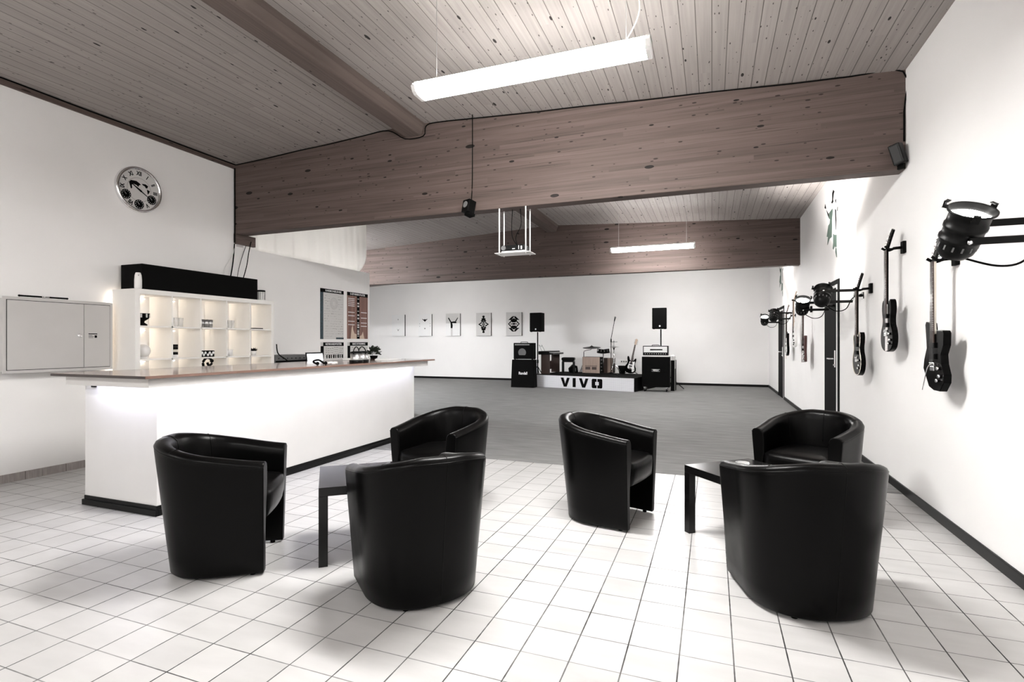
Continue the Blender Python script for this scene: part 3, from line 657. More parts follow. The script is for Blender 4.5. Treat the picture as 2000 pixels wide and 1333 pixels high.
tag(MB().box((-.10, -.15, 0), (.10, .15, .025)).build('white_tray', WHT, loc=(-4.38, 5.75, 1.042), bevel=.004), 'white tray on the bar in front of the plant', 'tray')

# ------------------------------------------------------------------ curtain
mb = MB(); nu, nv = 80, 14; vs = []; fs = []
for i in range(nu + 1):
    u = i / nu; y = 5.46 + u * 2.74
    for j in range(nv + 1):
        v = j / nv; zb = 2.568 + .006 * abs(sin(u * 19)); yy = y
        if u > .92: yy = y - max(0, (.32 - v) / .32) ** 2 * .20 * (u - .92) / .08
        z = zb + (3.62 - zb) * v
        vs.append((XL - .055 + .018 * sin(u * 46) * (1 - .3 * v) + .008 * sin(u * 101 + v * 3), yy, z))
for i in range(nu):
    for j in range(nv): a = i * (nv + 1) + j; fs.append((a, a + 1, a + nv + 2, a + nv + 1))
mb.add(vs, fs, True); o = mb.build('curtain', CURT); so = o.modifiers.new('s', 'SOLIDIFY'); so.thickness = .003
tag(o, 'white cloth hung above the half height wall below the ceiling', 'curtain')

# ------------------------------------------------------------------ hanging speaker, corner speaker, projector
T = thing('hanging_speaker', 'small black cube speaker hanging on a cord in front of the big beam', 'speaker', (-2.46, 5.16, 2.74), R(-25))
M = Matrix.Rotation(R(-12), 4, 'X')
MB().box((-.055, -.05, -.07), (.055, .05, .07), M).build('case', BLK, T, .006)
MB().lathe([(.034, 0), (.036, .004), (.030, .006), (.024, .002)], 24, M @ Matrix.Translation((0, -.05, .01)) @ Matrix.Rotation(R(90), 4, 'X')).build('driver', GREYG, T)
MB().box((-.03, -.02, -.10), (.06, .06, -.07), M).build('bracket', BLKM, T, .004)
MB().tube([(.02, .02, .06), (.022, .03, .25), (.02, .035, .6), (.02, .035, 1.005)], .005, 6).build('cord', BLKM, T)
T = thing('corner_speaker', 'small black speaker mounted at the right end of the big beam', 'speaker', (1.44, 5.20, 2.83), R(-35))
M = Matrix.Rotation(R(10), 4, 'X') @ Matrix.Rotation(R(-12), 4, 'Y')
MB().box((-.042, -.045, -.085), (.042, .04, .085), M).build('case', BLK, T, .008); MB().box((-.028, -.05, -.07), (.028, -.045, .07), M).build('grille', CLOTH, T, .015)
MB().box((-.015, .02, -.12), (.03, .05, -.04)).build('bracket', BLKM, T)
T = thing('projector_shelf', 'white shelf hung on four rods below the big beam carrying the projector', 'projector shelf', (-1.995, 5.345, 2.233))
MB().box((-.20, -.10, 0), (.20, .11, .006)).build('plate', WHT, T, .001)
for sx in (-.155, .148):
    for sy in (-.07, .07):
        MB().cyl((sx, sy, -.012), (sx, sy, .489), .0075, n=10).build('rod', WHT, T)
T = thing('projector', 'black and white projector on the shelf hanging from the big beam', 'projector', (-1.99, 5.34, 2.24))
MB().box((-.135, -.09, .012), (.135, .10, .075)).build('case', BLK, T, .006); MB().box((-.12, -.095, 0), (.14, .08, .012)).build('underside', WHT, T)
MB().lathe([(.026, 0), (.026, .012), (.02, .012), (.018, .004)], 24, Matrix.Translation((-.10, -.09, .045)) @ Matrix.Rotation(R(90), 4, 'X')).build('lens', GREYG, T)
MB().box((.0, -.093, .03), (.03, -.09, .038)).box((.07, -.093, .025), (.076, -.09, .065)).box((.095, -.093, .025), (.11, -.09, .06)).build('ports', WHT, T)
for sx, e in ((-.02, -.04), (.0, .05)):
    tag(MB().tube([(-1.99 + .02, 5.36, 2.315), (-1.99 + sx * 2, 5.36, 2.42), (-1.99 + e * 1.2, 5.36, 2.55), (-1.99 + e, 5.36, 2.722)], .004, 6).build('projector_cable', BLKM), ('left' if e < 0 else 'right kinked') + ' thin black cable running from the projector up to the beam', 'cable')

# ------------------------------------------------------------------ wall decals
def decal(y, z, label, s=1.0):
    T = thing('wall_decal', label, 'wall decal', (XR, y, z), 0, 'figure decals above the doors')
    D = dict(
        a=[(-.131, .458), (-.216, .412), (-.174, .392), (-.131, .325), (-.152, .296), (-.088, .285), (-.01, .309), (-.067, .341), (-.067, .429)],
        b=[(-.318, .3), (-.298, .233), (-.249, .281)], c=[(.394, .399), (.331, .329), (.345, .313), (.443, .351)],
        d=[(.321, .298), (.157, .202), (.134, .135), (.203, .184)], i=[(-.418, .168), (-.41, .116), (-.371, .112), (-.379, .168)],
        f=[(-.245, .174), (-.31, .149), (-.331, .01), (-.318, -.113), (-.286, -.106), (-.257, .044)])
    G = dict(e=[(-.088, .22), (-.11, .178), (-.058, .069), (-.067, -.007), (-.045, -.156), (.088, -.155), (.226, -.216), (.25, -.212), (.203, -.109), (.288, -.089), (.18, .044), (.088, .054), (.066, .106), (.157, .145), (.134, .206)],
             g=[(-.131, -.126), (-.216, -.161), (-.339, -.18), (-.347, -.333), (-.298, -.343), (-.236, -.314), (-.152, -.346), (-.097, -.318), (-.131, -.25)],
             h=[(-.278, -.335), (-.339, -.359), (-.359, -.478), (-.318, -.467), (-.257, -.39)])
    mk, mg = MB(), MB()
    for p in D.values(): mk.prism(p, -.002, -.001, 'x')
    for p in G.values(): mg.prism(p, -.002, -.001, 'x')
    mk.build('dark_shapes', BLKM, T); mg.build('green_shapes', GREEN, T)
decal(8.2, 2.85, 'large green and black figure silhouette above the nearer dark door'); decal(13.75, 2.80, 'small looking green figure silhouette above the farther dark door')

# ------------------------------------------------------------------ stage lamps on the right wall
def par(loc, axis, label):
    T = thing('stage_lamp', label, 'stage lamp', loc, 0, 'black stage lamps'); ax = Vector(axis).normalized()
    M = ax.to_track_quat('Z', 'Y').to_matrix().to_4x4() @ Matrix.Scale(.86, 4); k = .92
    C = MB().lathe([(.001, -.155), (.03, -.15), (.062, -.135), (.085, -.105), (.092, -.07), (.092, -.035), (.100, -.03), (.100, -.018), (.093, -.012), (.093, .03), (.099, .034), (.099, .05), (.094, .055), (.094, .115), (.110, .125), (.110, .135), (.104, .135), (.104, .127), (.088, .118), (.086, .07)], 40, M, cap=False).build('can', BLK, T)
    v = MB()
    for i in range(14):
        q = 2 * pi * i / 14; v.box((.0905, -.004, -.075), (.0935, .004, -.048), M @ Matrix.Rotation(q, 4, 'Z'))
    v.build('vent_slots', GREYG, C)
    MB().lathe([(.0001, .112), (.05, .109), (.088, .098)], 32, M, cap=False).build('lens', PARL, T)
    ld = bpy.data.lights.new('beam_light', 'SPOT'); ld.energy = 300; ld.spot_size = R(52); ld.spot_blend = .8; ld.shadow_soft_size = .05; ld.color = (1, .97, .93)
    lo = bpy.data.objects.new('beam_light', ld); col.objects.link(lo); lo.parent = T; lo.matrix_local = ax.to_track_quat('Z', 'Y').to_matrix().to_4x4() @ Matrix.Translation((0, 0, .125)) @ Matrix.Rotation(pi, 4, 'X')
    for q in (R(20), R(130), R(250)):
        MB().box((.100, -.016, .112), (.132, .016, .122), M @ Matrix.Rotation(q, 4, 'Z')).box((.126, -.016, .112), (.132, .016, .150), M @ Matrix.Rotation(q, 4, 'Z')).box((.112, -.016, .145), (.132, .016, .150), M @ Matrix.Rotation(q, 4, 'Z')).build('clip', BLK, T, .001)
    # yoke: two flat bars from the sides of the can to an upright plate by the wall
    wx = XR - loc[0]
    perp = ax.cross(Vector((1, 0, 0))).normalized(); 
    if perp.z < 0: perp = -perp
    p1 = perp * .085; p2 = -perp * .085
    for p in (p1, p2):
        e = Vector((wx - .09, p.y, p.z)); d = e - p
        Mb = Matrix.Translation(p) @ Matrix.Rotation(0, 4, 'Z')
        a = perp * .003; b = perp.cross(Vector((1, 0, 0))) * .017
        vs = [p - a - b, p + a - b, p + a + b, p - a + b]; vs += [q + d for q in vs]
        MB().add(vs, [(0, 1, 2, 3), (4, 5, 6, 7), (0, 1, 5, 4), (1, 2, 6, 5), (2, 3, 7, 6), (3, 0, 4, 7)]).build('yoke_arm', BLK, T)
        MB().lathe([(.010, 0), (.010, .014), (.0001, .016)], 10, Matrix.Translation(p) @ (p.normalized()).to_track_quat('Z', 'Y').to_matrix().to_4x4()).build('knob', CHR, T)
    b = perp.cross(Vector((1, 0, 0))) * .017; x = Vector((wx - .09, 0, 0)); c = [x + p1 * 1.03 - b, x + p1 * 1.03 + b, x + p2 * 1.03 + b, x + p2 * 1.03 - b]; c += [q + Vector((.006, 0, 0)) for q in c]
    MB().add(c, [(0, 1, 2, 3), (4, 5, 6, 7), (0, 1, 5, 4), (1, 2, 6, 5), (2, 3, 7, 6), (3, 0, 4, 7)]).build('yoke_plate', BLK, T)
    MB().cyl((wx - .084, 0, 0), (wx, 0, 0), .014, n=12).box((wx - .008, -.035, -.035), (wx, .035, .035)).build('wall_mount', BLK, T)
    MB().tube([tuple(ax * -.13 + Vector((.04, 0, 0))), (.12, -.02, -.16), (.22, -.01, -.14), (.28, 0, -.03), (wx - .01, .03, .02)], .005, 7, 6).build('power_cord', BLKM, T)
    return T
par((1.085, 3.02, 1.78), (.12, -.60, .80), 'black stage lamp nearest on the right wall, its bright lens tipped to the camera')
par((1.13, 6.59, 1.775), (.18, .62, .74), 'black stage lamp nearer to the first dark door, lens turned away')
par((1.13, 7.95, 1.755), (-.03, -.60, .80), 'black stage lamp left of the first dark door with a bright visible lens')
par((1.13, 11.42, 1.79), (.18, .62, .74), 'black stage lamp in front of the far door, lens turned away')
par((1.13, 13.35, 1.78), (-.03, -.60, .80), 'farthest black stage lamp on the right wall with a bright lens')

# ------------------------------------------------------------------ guitars
def strat(): return [(0, .0), (.045, -.005), (.075, .055), (.105, .07), (.118, .03), (.112, -.03), (.108, -.09), (.125, -.15), (.158, -.21), (.162, -.28), (.125, -.345), (.06, -.372), (-.01, -.378), (-.085, -.36), (-.148, -.305), (-.165, -.235), (-.145, -.165), (-.115, -.105), (-.118, -.04), (-.142, .03), (-.145, .09), (-.118, .105), (-.09, .07), (-.055, .0)]
def lester(): return [(0, .0), (.04, .0), (.055, -.01), (.075, .02), (.11, .03), (.135, -.01), (.128, -.07), (.11, -.12), (.12, -.17), (.155, -.225), (.165, -.29), (.13, -.36), (.06, -.40), (0, -.405), (-.06, -.40), (-.13, -.36), (-.165, -.29), (-.155, -.225), (-.12, -.17), (-.11, -.12), (-.13, -.06), (-.125, -.01), (-.09, .01), (-.04, .0)]
def dcut(): return [(0, -.0), (.04, -.005), (.06, .02), (.09, .04), (.12, .01), (.128, -.05), (.108, -.12), (.115, -.17), (.15, -.22), (.165, -.29), (.14, -.36), (.07, -.395), (0, -.4), (-.07, -.395), (-.14, -.36), (-.165, -.29), (-.15, -.22), (-.115, -.17), (-.108, -.12), (-.128, -.05), (-.12, .01), (-.09, .04), (-.06, .02), (-.04, -.005)]
def angular(): return [(0, -.02), (.05, -.03), (.05, .0), (.15, -.005), (.165, -.02), (.16, -.10), (.12, -.16), (.13, -.22), (.17, -.29), (.165, -.34), (.10, -.40), (0, -.40), (-.08, -.38), (-.18, -.26), (-.165, -.20), (-.12, -.12), (-.13, -.05), (-.145, .04), (-.13, .06), (-.06, .05), (-.045, -.01)]
def explorer(): return [(0, 0), (.04, 0), (.055, .03), (.14, .05), (.15, .03), (.13, -.10), (.12, -.20), (.15, -.33), (.13, -.37), (0, -.385), (-.16, -.39), (-.18, -.36), (-.15, -.24), (-.13, -.12), (-.155, -.03), (-.14, -.01), (-.05, .0)]
def guitar(name, label, loc, rz, outline, body, neck_m=ROSE, guard=None, guard_m=WHT, smooth=3, binding=None, rx=0, stripe=None, head_m=None, th=.042, group='electric guitars', stand=False, whammy=False, dots=True, scale=1.0):
    """origin at the nut; hangs down; front faces local -Y"""
    T = thing(name, label, 'guitar', loc, rz, group); T.rotation_euler = (rx, 0, rz) if not isinstance(rx, tuple) else rx
    pts = outline if smooth <= 1 else spl2(outline, smooth)
    zb = -.455; pts = [(a, b + zb) for a, b in pts]
    MB().prism(pts, -th / 2, th / 2, 'y', smooth=False).build('body', body, T, .008 if smooth > 1 else .004, 3)
    if binding: MB().tube([(a * .985, -th / 2 - .001, (b - zb) * .985 + zb) for a, b in pts[::2]], .004, 6, 1, True).build('binding', binding, T)
    if stripe: MB().box((-.028, -th / 2 - .002, zb - .395), (.012, -th / 2 - .0002, zb + .0)).box((.02, -th / 2 - .002, zb - .39), (.032, -th / 2 - .0002, zb)).build('stripe', stripe, T)
    if guard:
        MB().prism([(a, b + zb) for a, b in spl2(guard, 3)], -th / 2 - .004, -th / 2 - .0005, 'y').build('pickguard', guard_m, T)
    MB().add([(-.021, -.03, 0), (.021, -.03, 0), (.028, -.03, zb - .10), (-.028, -.03, zb - .10), (-.021, -.024, 0), (.021, -.024, 0), (.028, -.024, zb - .10), (-.028, -.024, zb - .10)], [(0, 1, 2, 3), (4, 5, 6, 7), (0, 1, 5, 4), (1, 2, 6, 5), (2, 3, 7, 6), (3, 0, 4, 7)]).build('fretboard', ROSE, T)
    nk = MB().prism([(-.021, -.024), (.021, -.024), (.017, -.010), (0, -.004), (-.017, -.010)], zb - .03, 0, 'z').build('neck', neck_m, T)
    fr = MB()
    for i in range(1, 22):
        z = -.648 * (1 - 2 ** (-i / 12)); wd = .021 + .007 * (-z / .56); fr.box((-wd, -.0315, z - .0012), (wd, -.03, z + .0012))
    fr.build('frets', CHR, T)
    if dots:
        it = MB()
        for i in (3, 5, 7, 9, 12, 15, 17):
            z = -.648 * (1 - 2 ** (-(i - .5) / 12)); it.box((-.010, -.0308, z - .004), (.010, -.0301, z + .004))
        it.build('inlays', IVORY, T)
    hp = [(-.022, 0), (-.03, .03), (-.034, .15), (-.02, .185), (.005, .18), (.035, .165), (.028, .08), (.03, .03), (.022, 0)]
    hs = MB().prism(hp, -.026, -.010, 'y', Matrix.Rotation(R(-15), 4, 'X')).build('headstock', head_m or neck_m, T, .002)
    for i in range(6):
        s_ = -1 if (i % 2 or len(label) % 2) else 1; z = .03 + i * .023
        Mh = Matrix.Rotation(R(-15), 4, 'X')
        MB().cyl(Mh @ Vector((s_ * .02, -.012, z)), Mh @ Vector((s_ * .042, -.012, z)), .0045, n=8).sphere(Mh @ Vector((s_ * .046, -.012, z)), .008, (1, .6, 1), 8, 6).cyl(Mh @ Vector((s_ * .012, -.040, z)), Mh @ Vector((s_ * .012, -.02, z)), .004, n=8).build('tuning_peg', CHR, T)
    for z in (zb - .10, zb - .175): MB().box((-.042, -th / 2 - .012, z - .018), (.042, -th / 2 - .001, z + .018)).build('pickup', BLK if guard_m is not BLK else GREYG, T, .002)
    MB().box((-.04, -th / 2 - .012, zb - .235), (.04, -th / 2 - .001, zb - .215)).box((-.035, -th / 2 - .010, zb - .27), (.035, -th / 2 - .001, zb - .24)).build('bridge', CHR, T, .002)
    for x, z in ((.10, -.25), (.12, -.30), (.085, -.33)): MB().cyl((x, -th / 2 - .018, zb + z), (x, -th / 2, zb + z), .011, n=12).build('knob', CHR if body is not WHT else BLK, T)
    st = MB()
    for i in range(6):
        x0 = -.017 + i * .0068; x1 = -.026 + i * .0104; st.cyl((x0, -.034, 0), (x1, -th / 2 - .014, zb - .225), .0007, n=4)
    st.build('strings', STEEL, T)
    if whammy: MB().tube([(.03, -.035, zb - .22), (.02, -.06, zb - .25), (-.02, -.075, zb - .40)], .003, 6, 4).build('tremolo_arm', CHR, T)
    return T
def hanger(y, z, label):
    T = thing('guitar_hanger', label, 'hanger', (XR, y, z), 0, 'black guitar hangers')
    MB().box((-.026, -.032, -.05), (0, .032, .05)).build('block', BLKM, T, .003); MB().cyl((-.02, 0, 0), (-.085, 0, -.005), .012).build('arm', BLKM, T)
    for s in (-1, 1): MB().tube([(-.08, 0, -.005), (-.09, s * .036, -.012), (-.12, s * .038, -.015), (-.155, s * .046, .008)], .0095, 8, 4).build('prong', BLKM, T)
SG = [(.0, -.02), (.05, -.04), (.09, -.02), (.10, -.1), (.1, -.16), (.12, -.22), (.13, -.3), (.07, -.33), (.05, -.25), (-.05, -.25), (-.08, -.2), (-.06, -.1), (-.05, -.04)]
SPECS = [
    (4.27, 1.81, 'black angular electric guitar hanging nearest under the first stage lamp', angular(), GLOSSB, dict(neck_m=IVORY, smooth=1, guard=None, whammy=True, dots=False, head_m=BLK)),
    (5.28, 2.05, 'black electric guitar with white centre stripes, second from the camera on the wall', dcut(), GLOSSB, dict(neck_m=GLOSSB, stripe=WHT)),
    (6.25, 1.80, 'black electric guitar with pale edge binding beside the first dark door', lester(), GLOSSB, dict(neck_m=GLOSSB, binding=IVORY)),
    (9.65, 1.79, 'dark red angular electric guitar just past the first dark door', explorer(), REDM, dict(neck_m=REDM, smooth=1)),
    (10.70, 2.02, 'white electric guitar with black knobs between two dark guitars', strat(), WHT, dict(neck_m=MAPLE)),
    (11.70, 1.84, 'black electric guitar with a white pickguard, farthest on the right wall', strat(), GLOSSB, dict(neck_m=ROSE, guard=SG))]
for y, z, lab, ol, bm_, kw in SPECS:
    guitar('electric_guitar', lab, (XR - .112, y, z), R(-90), ol, bm_, **kw)
    hanger(y, z + .02, 'wall hanger holding the ' + lab.split(',')[0].replace(' hanging nearest', '').replace(' electric', ''))
tag(MB().tube([(XR - .012, 12.75, 1.62 - .05 * i) for i in range(15)], .004, 6, 1).build('bead_string', MAPLE), 'thin string of beads hanging on the wall near the far door', 'decoration')

# ------------------------------------------------------------------ canvases on the back wall
def canvas(x, kind, label):
    T = thing('canvas_print', label, 'picture', (x, YB, 1.892), 0, 'canvases on the back wall'); a, b = .275, .39
    MB().box((-a, -.05, -b), (a - .0, 0, b)).build('canvas', BLKM, T)
    MB().box((-a, -.052, -b), (a, -.0502, b)).build('picture_sheet', PAPERW if kind < 2 else PAPER, T)
    k = MB(); g = MB(); Y0, Y1 = -.0535, -.0522
    def P(poly, mir=True, m=k):
        m.prism(poly, Y0, Y1)
        if mir: m.prism([(-p, q) for p, q in poly], Y0, Y1)
    if kind == 0:
        P([(-.02, .20), (.0, .245), (.0, .20)], m=g); P([(0, -.17), (.05, -.11), (.04, -.13), (0, -.21)], m=g)
    if kind == 1:
        P([(0, .22), (.03, .20), (.03, .14), (0, .12)]); P([(.02, .18), (.09, .225), (.10, .20), (.03, .15)]); P([(.0, -.1), (.03, -.12), (0, -.15)], m=g); P([(.20, .06), (.22, .06), (.22, .04), (.2, .04)], m=g); P([(.20, -.03), (.22, -.03), (.22, -.05), (.2, -.05)], m=g)
    if kind == 2:
        P([(-.20, .24), (-.16, .25), (-.06, .10), (-.10, .08)], False); P([(.20, .24), (.18, .25), (.08, .12), (.11, .09)], False)
        P([(-.1, .10), (.06, .12), (.14, .09), (.13, .05), (-.03, .06), (-.01, -.02), (-.02, -.12), (-.09, -.12), (-.09, -.02)], False)
        MB().box((-a, -.0523, -b), (-.08, -.0521, .05)).box((-.02, -.0523, -b), (a, -.0521, .05)).build('pale_area', PAPERW, T)
    if kind == 3:
        for z in (1, -1):
            P([(0, z * .30), (.04, z * .29), (.045, z * .25), (.02, z * .22), (.08, z * .19), (.07, z * .15), (.11, z * .12), (.06, z * .08), (0, z * .05)])
            P([(.06, z * .09), (.20, 0), (.14, 0), (.05, z * .04)])
        P([(0, .09), (.07, 0), (0, -.09)], m=g)
        MB().tube([(0, -.054, .13), (.10, -.054, 0), (0, -.054, -.13), (-.10, -.054, 0)], .004, 4, 1, True).build('outline', PAPERW, T)
    if kind == 4:
        for z in (1, -1):
            P([(0, z * .27), (.03, z * .24), (0, z * .21)]); P([(.04, z * .27), (.20, z * .13), (.10, z * .135), (.02, z * .20)])
            P([(.0, z * .19), (.10, z * .14), (.12, z * .09), (.05, z * .05), (0, z * .05)]); P([(.11, z * .10), (.21, 0), (.17, 0), (.10, z * .05)])
        P([(.0, .03), (.06, .02), (.06, -.02), (0, -.03)]); P([(.07, .04), (.12, .01), (.12, -.01), (.07, -.04)], m=g)
    if k.v: k.build('motif', BLKM, T)
    if g.v: g.build('grey_motif', GREYG, T)
for i, lab in enumerate(('nearly white canvas with faint marks, leftmost of the five on the back wall', 'white canvas with a small dark antler like mark near its top', 'pale canvas with a dark branching figure, in the middle of the five', 'pale canvas with a tall black diamond shaped ornament', 'pale canvas with a black mirrored arrow ornament beside the left loudspeaker')):
    canvas((-10.68, -9.57, -8.45, -7.285, -6.18)[i], i, lab)
T = thing('wall_socket', 'white socket strip on the back wall behind the stage guitar', 'socket', (-2.55, YB, .68))
MB().box((-.11, -.012, -.04), (.11, 0, .04)).build('plate', LMAP, T, .003)
for s in (-1, 0, 1): MB().lathe([(.024, 0), (.024, .002)], 16, Matrix.Translation((s * .07, -.012, 0)) @ Matrix.Rotation(R(90), 4, 'X')).build('socket_insert', GREYG, T)

# ------------------------------------------------------------------ stage
ST = R(-12.5); SL = Vector((-4.77, 14.36, 0)); SD = 1.75; SW = 3.0; SH = .36
T = thing('stage_platform', 'low black stage platform with a white perforated front panel', 'stage', SL, ST)
MB().box((0, 0, .004), (SW, SD, SH)).build('platform', BLKM, T); 
fp = MB().box((0, -.02, .006), (SW - .02, -.001, SH - .012)).build('front_panel', METALGRID, T)
lt = MB(); Y0, Y1 = -.026, -.0201
lz0, lz1 = .05, .30
def L_(poly): lt.prism([(a, b) for a, b in poly], Y0, Y1)
def vee(x): L_([(x, lz1), (x + .085, lz1), (x + .14, .135), (x + .195, lz1), (x + .28, lz1), (x + .185, lz0), (x + .095, lz0)])
vee(.87); L_([(1.24, lz0), (1.33, lz0), (1.33, lz1), (1.24, lz1)]); vee(1.43)
for s in (1, -1):
    cx = 1.96; q = [(.013, lz1), (.13, lz1), (.152, lz1 - .025), (.152, lz0 + .025), (.13, lz0), (.013, lz0), (.013, lz0 + .08), (.055, lz0 + .08), (.055, lz1 - .08), (.013, lz1 - .08)]
    L_([(cx + s * a, b) for a, b in q])
lt.build('stencil_letters', BLKM, T)
# amplifiers
T = thing('speaker_cabinet', 'black guitar speaker cabinet on the floor at the left end of the stage', 'speaker', (-4.99, 13.94, .004))
MB().add([(-.34, 0, 0), (.34, 0, 0), (.34, .33, 0), (-.34, .33, 0), (-.325, .05, .78), (.325, .05, .78), (.325, .32, .78), (-.325, .32, .78)], [(0, 1, 2, 3), (4, 5, 6, 7), (0, 1, 5, 4), (1, 2, 6, 5), (2, 3, 7, 6), (3, 0, 4, 7)]).build('case', BLKM, T, .008)
text('lettering', 'Randall', .105, PAPERW, T, (.02, .018, .40), (R(86.5), 0, 0), bold=.003, sx=.85)
T = thing('combo_amplifier', 'black combo amplifier standing on the left guitar speaker cabinet', 'amplifier', (-4.99, 14.0, .79))
MB().box((-.28, 0, .012), (.30, .27, .47)).build('case', BLKM, T, .01)
MB().lathe([(.115, 0), (.115, .004)], 30, Matrix.Translation((-.02, -.001, .20)) @ Matrix.Rotation(R(90), 4, 'X')).build('speaker_cloth', GREYG, T)
MB().box((-.16, -.007, .06), (.12, -.001, .125)).build('grille_cover', BLKM, T)
MB().box((-.24, -.005, .40), (.20, 0, .44)).build('control_panel', GREYG, T)
for i in range(9): MB().cyl((-.21 + i * .048, -.014, .42), (-.21 + i * .048, -.005, .42), .009, n=8).build('knob', PAPER, T)
MB().tube([(-.10, .13, .47), (-.09, .13, .495), (.09, .13, .495), (.10, .13, .47)], .009, 6, 3).build('handle', BLKM, T)
for x in (-.25, .27):
    MB().box((x - .02, .02, 0), (x + .02, .06, .014)).box((x - .02, .2, 0), (x + .02, .24, .014)).build('foot', BLKM, T)
T = thing('speaker_cabinet', 'black guitar speaker cabinet on casters at the right end of the stage', 'speaker', (-1.345, 13.93, .004))
MB().box((-.35, 0, .12), (.34, .36, .90)).build('case', BLKM, T, .008)
MB().box((-.31, -.004, .16), (.30, 0, .50)).box((-.31, -.004, .52), (.30, 0, .86)).build('grille', BLKM, T, .002)
MB().box((-.11, -.012, .515), (.11, -.004, .585)).build('badge', BLK, T, .003)
MB().tube([(-.10, -.013, .522), (.10, -.013, .522), (.10, -.013, .578), (-.10, -.013, .578)], .003, 4, 1, True).build('badge_frame', PAPERW, T)
text('lettering', 'MESA', .042, PAPERW, T, (0, -.0125, .555), (R(90), 0, 0), bold=.001, sx=1.5); text('lettering', 'BOOGIE', .018, PAPERW, T, (0, -.0125, .532), (R(90), 0, 0), sx=1.5)
for x in (-.28, .26):
    for y in (.05, .31):
        c = MB().box((x - .035, y - .03, .105), (x + .035, y + .03, .12)).box((x - .02, y - .02, .05), (x - .012, y + .02, .105)).box((x + .012, y - .02, .05), (x + .02, y + .02, .105)).build('caster', CHR, T)
        MB().lathe([(.04, -.01), (.04, .01)], 18, Matrix.Translation((x, y, .04)) @ Matrix.Rotation(R(90), 4, 'Y')).build('wheel', BLKM, c)
tag(MB().box((-.33, .02, 0), (.33, .34, .035)).build('white_board', WHT, loc=(-1.345, 13.93, .905)), 'thin white board under the amplifier head', 'board')
T = thing('amplifier_head', 'black and white amplifier head on the right guitar speaker cabinet', 'amplifier', (-1.35, 13.945, .941))
MB().box((-.32, 0, 0), (.31, .27, .245)).build('case', BLK, T, .008)
MB().box((-.30, -.004, .075), (.285, 0, .225)).build('front_plate', PAPERW, T, .002)
MB().box((-.14, -.006, .13), (.17, -.004, .16)).build('slots', BLKM, T)
for i in range(10): MB().cyl((-.26 + i * .056, -.012, .04), (-.26 + i * .056, -.0, .04), .010, n=8).build('knob', PAPER, T)
MB().tube([(-.10, .13, .245), (-.09, .13, .262), (.07, .13, .262), (.08, .13, .245)], .009, 6, 3).build('handle', BLKM, T)
T = thing('flight_case', 'black flight case with a metal edge standing behind the right speaker cabinet', 'case', (-.955, 14.47, .004))
MB().box((-.05, -.14, 0), (.06, .35, .80)).build('case', BLKM, T, .004); MB().box((.05, -.16, 0), (.057, -.14, .80)).build('metal_edge', STEEL, T)
tag(MB().box((-.04, -.14, 0), (.05, .2, .10)).sphere((.0, -.05, .10), .055, (1, 2, .7)).box((.05, -.16, -.22), (.064, .0, .06)).build('folded_cloth', PAPER, loc=(-.955, 14.45, .806), bevel=.01), 'pale crumpled cloth draped over the flight case', 'cloth')
# pa loudspeakers on stands
def spk(x, y, z, label, lab2, feet, rz=0):
    T = thing('loudspeaker', label, 'speaker', (x, y, z), rz, 'loudspeakers on stands')
    MB().prism([(-.19, 0), (.19, 0), (.17, .30), (-.17, .30)], 0.012, .575, 'z').build('case', BLKM, T, .012)
    MB().box((-.175, -.006, .03), (.175, .001, .555)).build('grille', BLKM, T, .003)
    MB().lathe([(.022, 0), (.022, .004)], 18, Matrix.Translation((.012, -.006, .085)) @ Matrix.Rotation(R(90), 4, 'X')).build('emblem', PAPERW, T)
    MB().box((-.17, .01, 0), (-.12, .05, .014)).box((.12, .01, 0), (.17, .05, .014)).build('foot', BLKM, T)
    S = thing('speaker_stand', lab2, 'stand', (x + .03, y + .13, 0.004), 0, 'loudspeaker stands')
    MB().cyl((0, 0, .08), (0, 0, z - .004), .018).build('pole', BLK, S); MB().cyl((0, 0, .65), (0, 0, .75), .028).build('collar', BLK, S)
    for a in feet: MB().cyl((0, 0, .55), (.62 * cos(R(a)), .62 * sin(R(a)), .012), .012, n=8).build('leg', BLK, S)
spk(-4.92, 14.92, 1.585, 'black loudspeaker on a pole above the left amplifier stack', 'black tripod stand behind the left amplifier stack', (80, 190, 100), R(-6))
spk(-1.32, 14.62, 1.63, 'black loudspeaker on a pole above the white fronted amplifier head', 'black tripod stand behind the right amplifier stack', (20, 80, 92))
# digital piano seen end on
SZ = SH + .001
T = thing('digital_piano', 'dark digital piano standing end on at the left of the stage', 'piano', (-4.50, 15.1, SZ))
for y in (-.52, .52): MB().box((-.13, y - .015, 0), (.13, y + .015, .56)).build('side_panel', ROSE, T, .003)
MB().box((-.12, -.505, .1), (-.10, .505, .35)).build('back_panel', ROSE, T)
MB().box((-.20, -.58, .56), (.12, .58, .66)).build('case', BLK, T, .01); MB().box((.12, -.58, .56), (.24, .58, .61)).build('key_bed', BLK, T, .006)
MB().box((.09, -.52, .61), (.235, .52, .622)).build('white_keys', PAPERW, T)
bk = MB()
for i in range(52):
    if i % 7 in (0, 1, 3, 4, 5): bk.box((.09, -.51 + i * .02, .622), (.17, -.502 + i * .02, .63))
bk.build('black_keys', BLK, T)
MB().tube([(-.16, -.36, .66), (-.24, -.40, .84), (-.20, -.26, .78), (-.24, -.12, .84), (-.16, -.08, .66)], .005, 5, 1).build('music_rest', BLK, T)
T = thing('piano_stool', 'black square piano stool on the stage beside the piano', 'stool', (-3.98, 15.2, SZ), R(8))
MB().box((-.19, -.17, .38), (.19, .17, .47)).build('seat', BLK, T, .03)
MB().box((-.17, -.15, .33), (.17, .15, .38)).build('rail', BLK, T)
for x in (-.16, .16):
    for y in (-.14, .14): MB().box((x - .018, y - .018, 0), (x + .018, y + .018, .34)).build('leg', BLK, T)
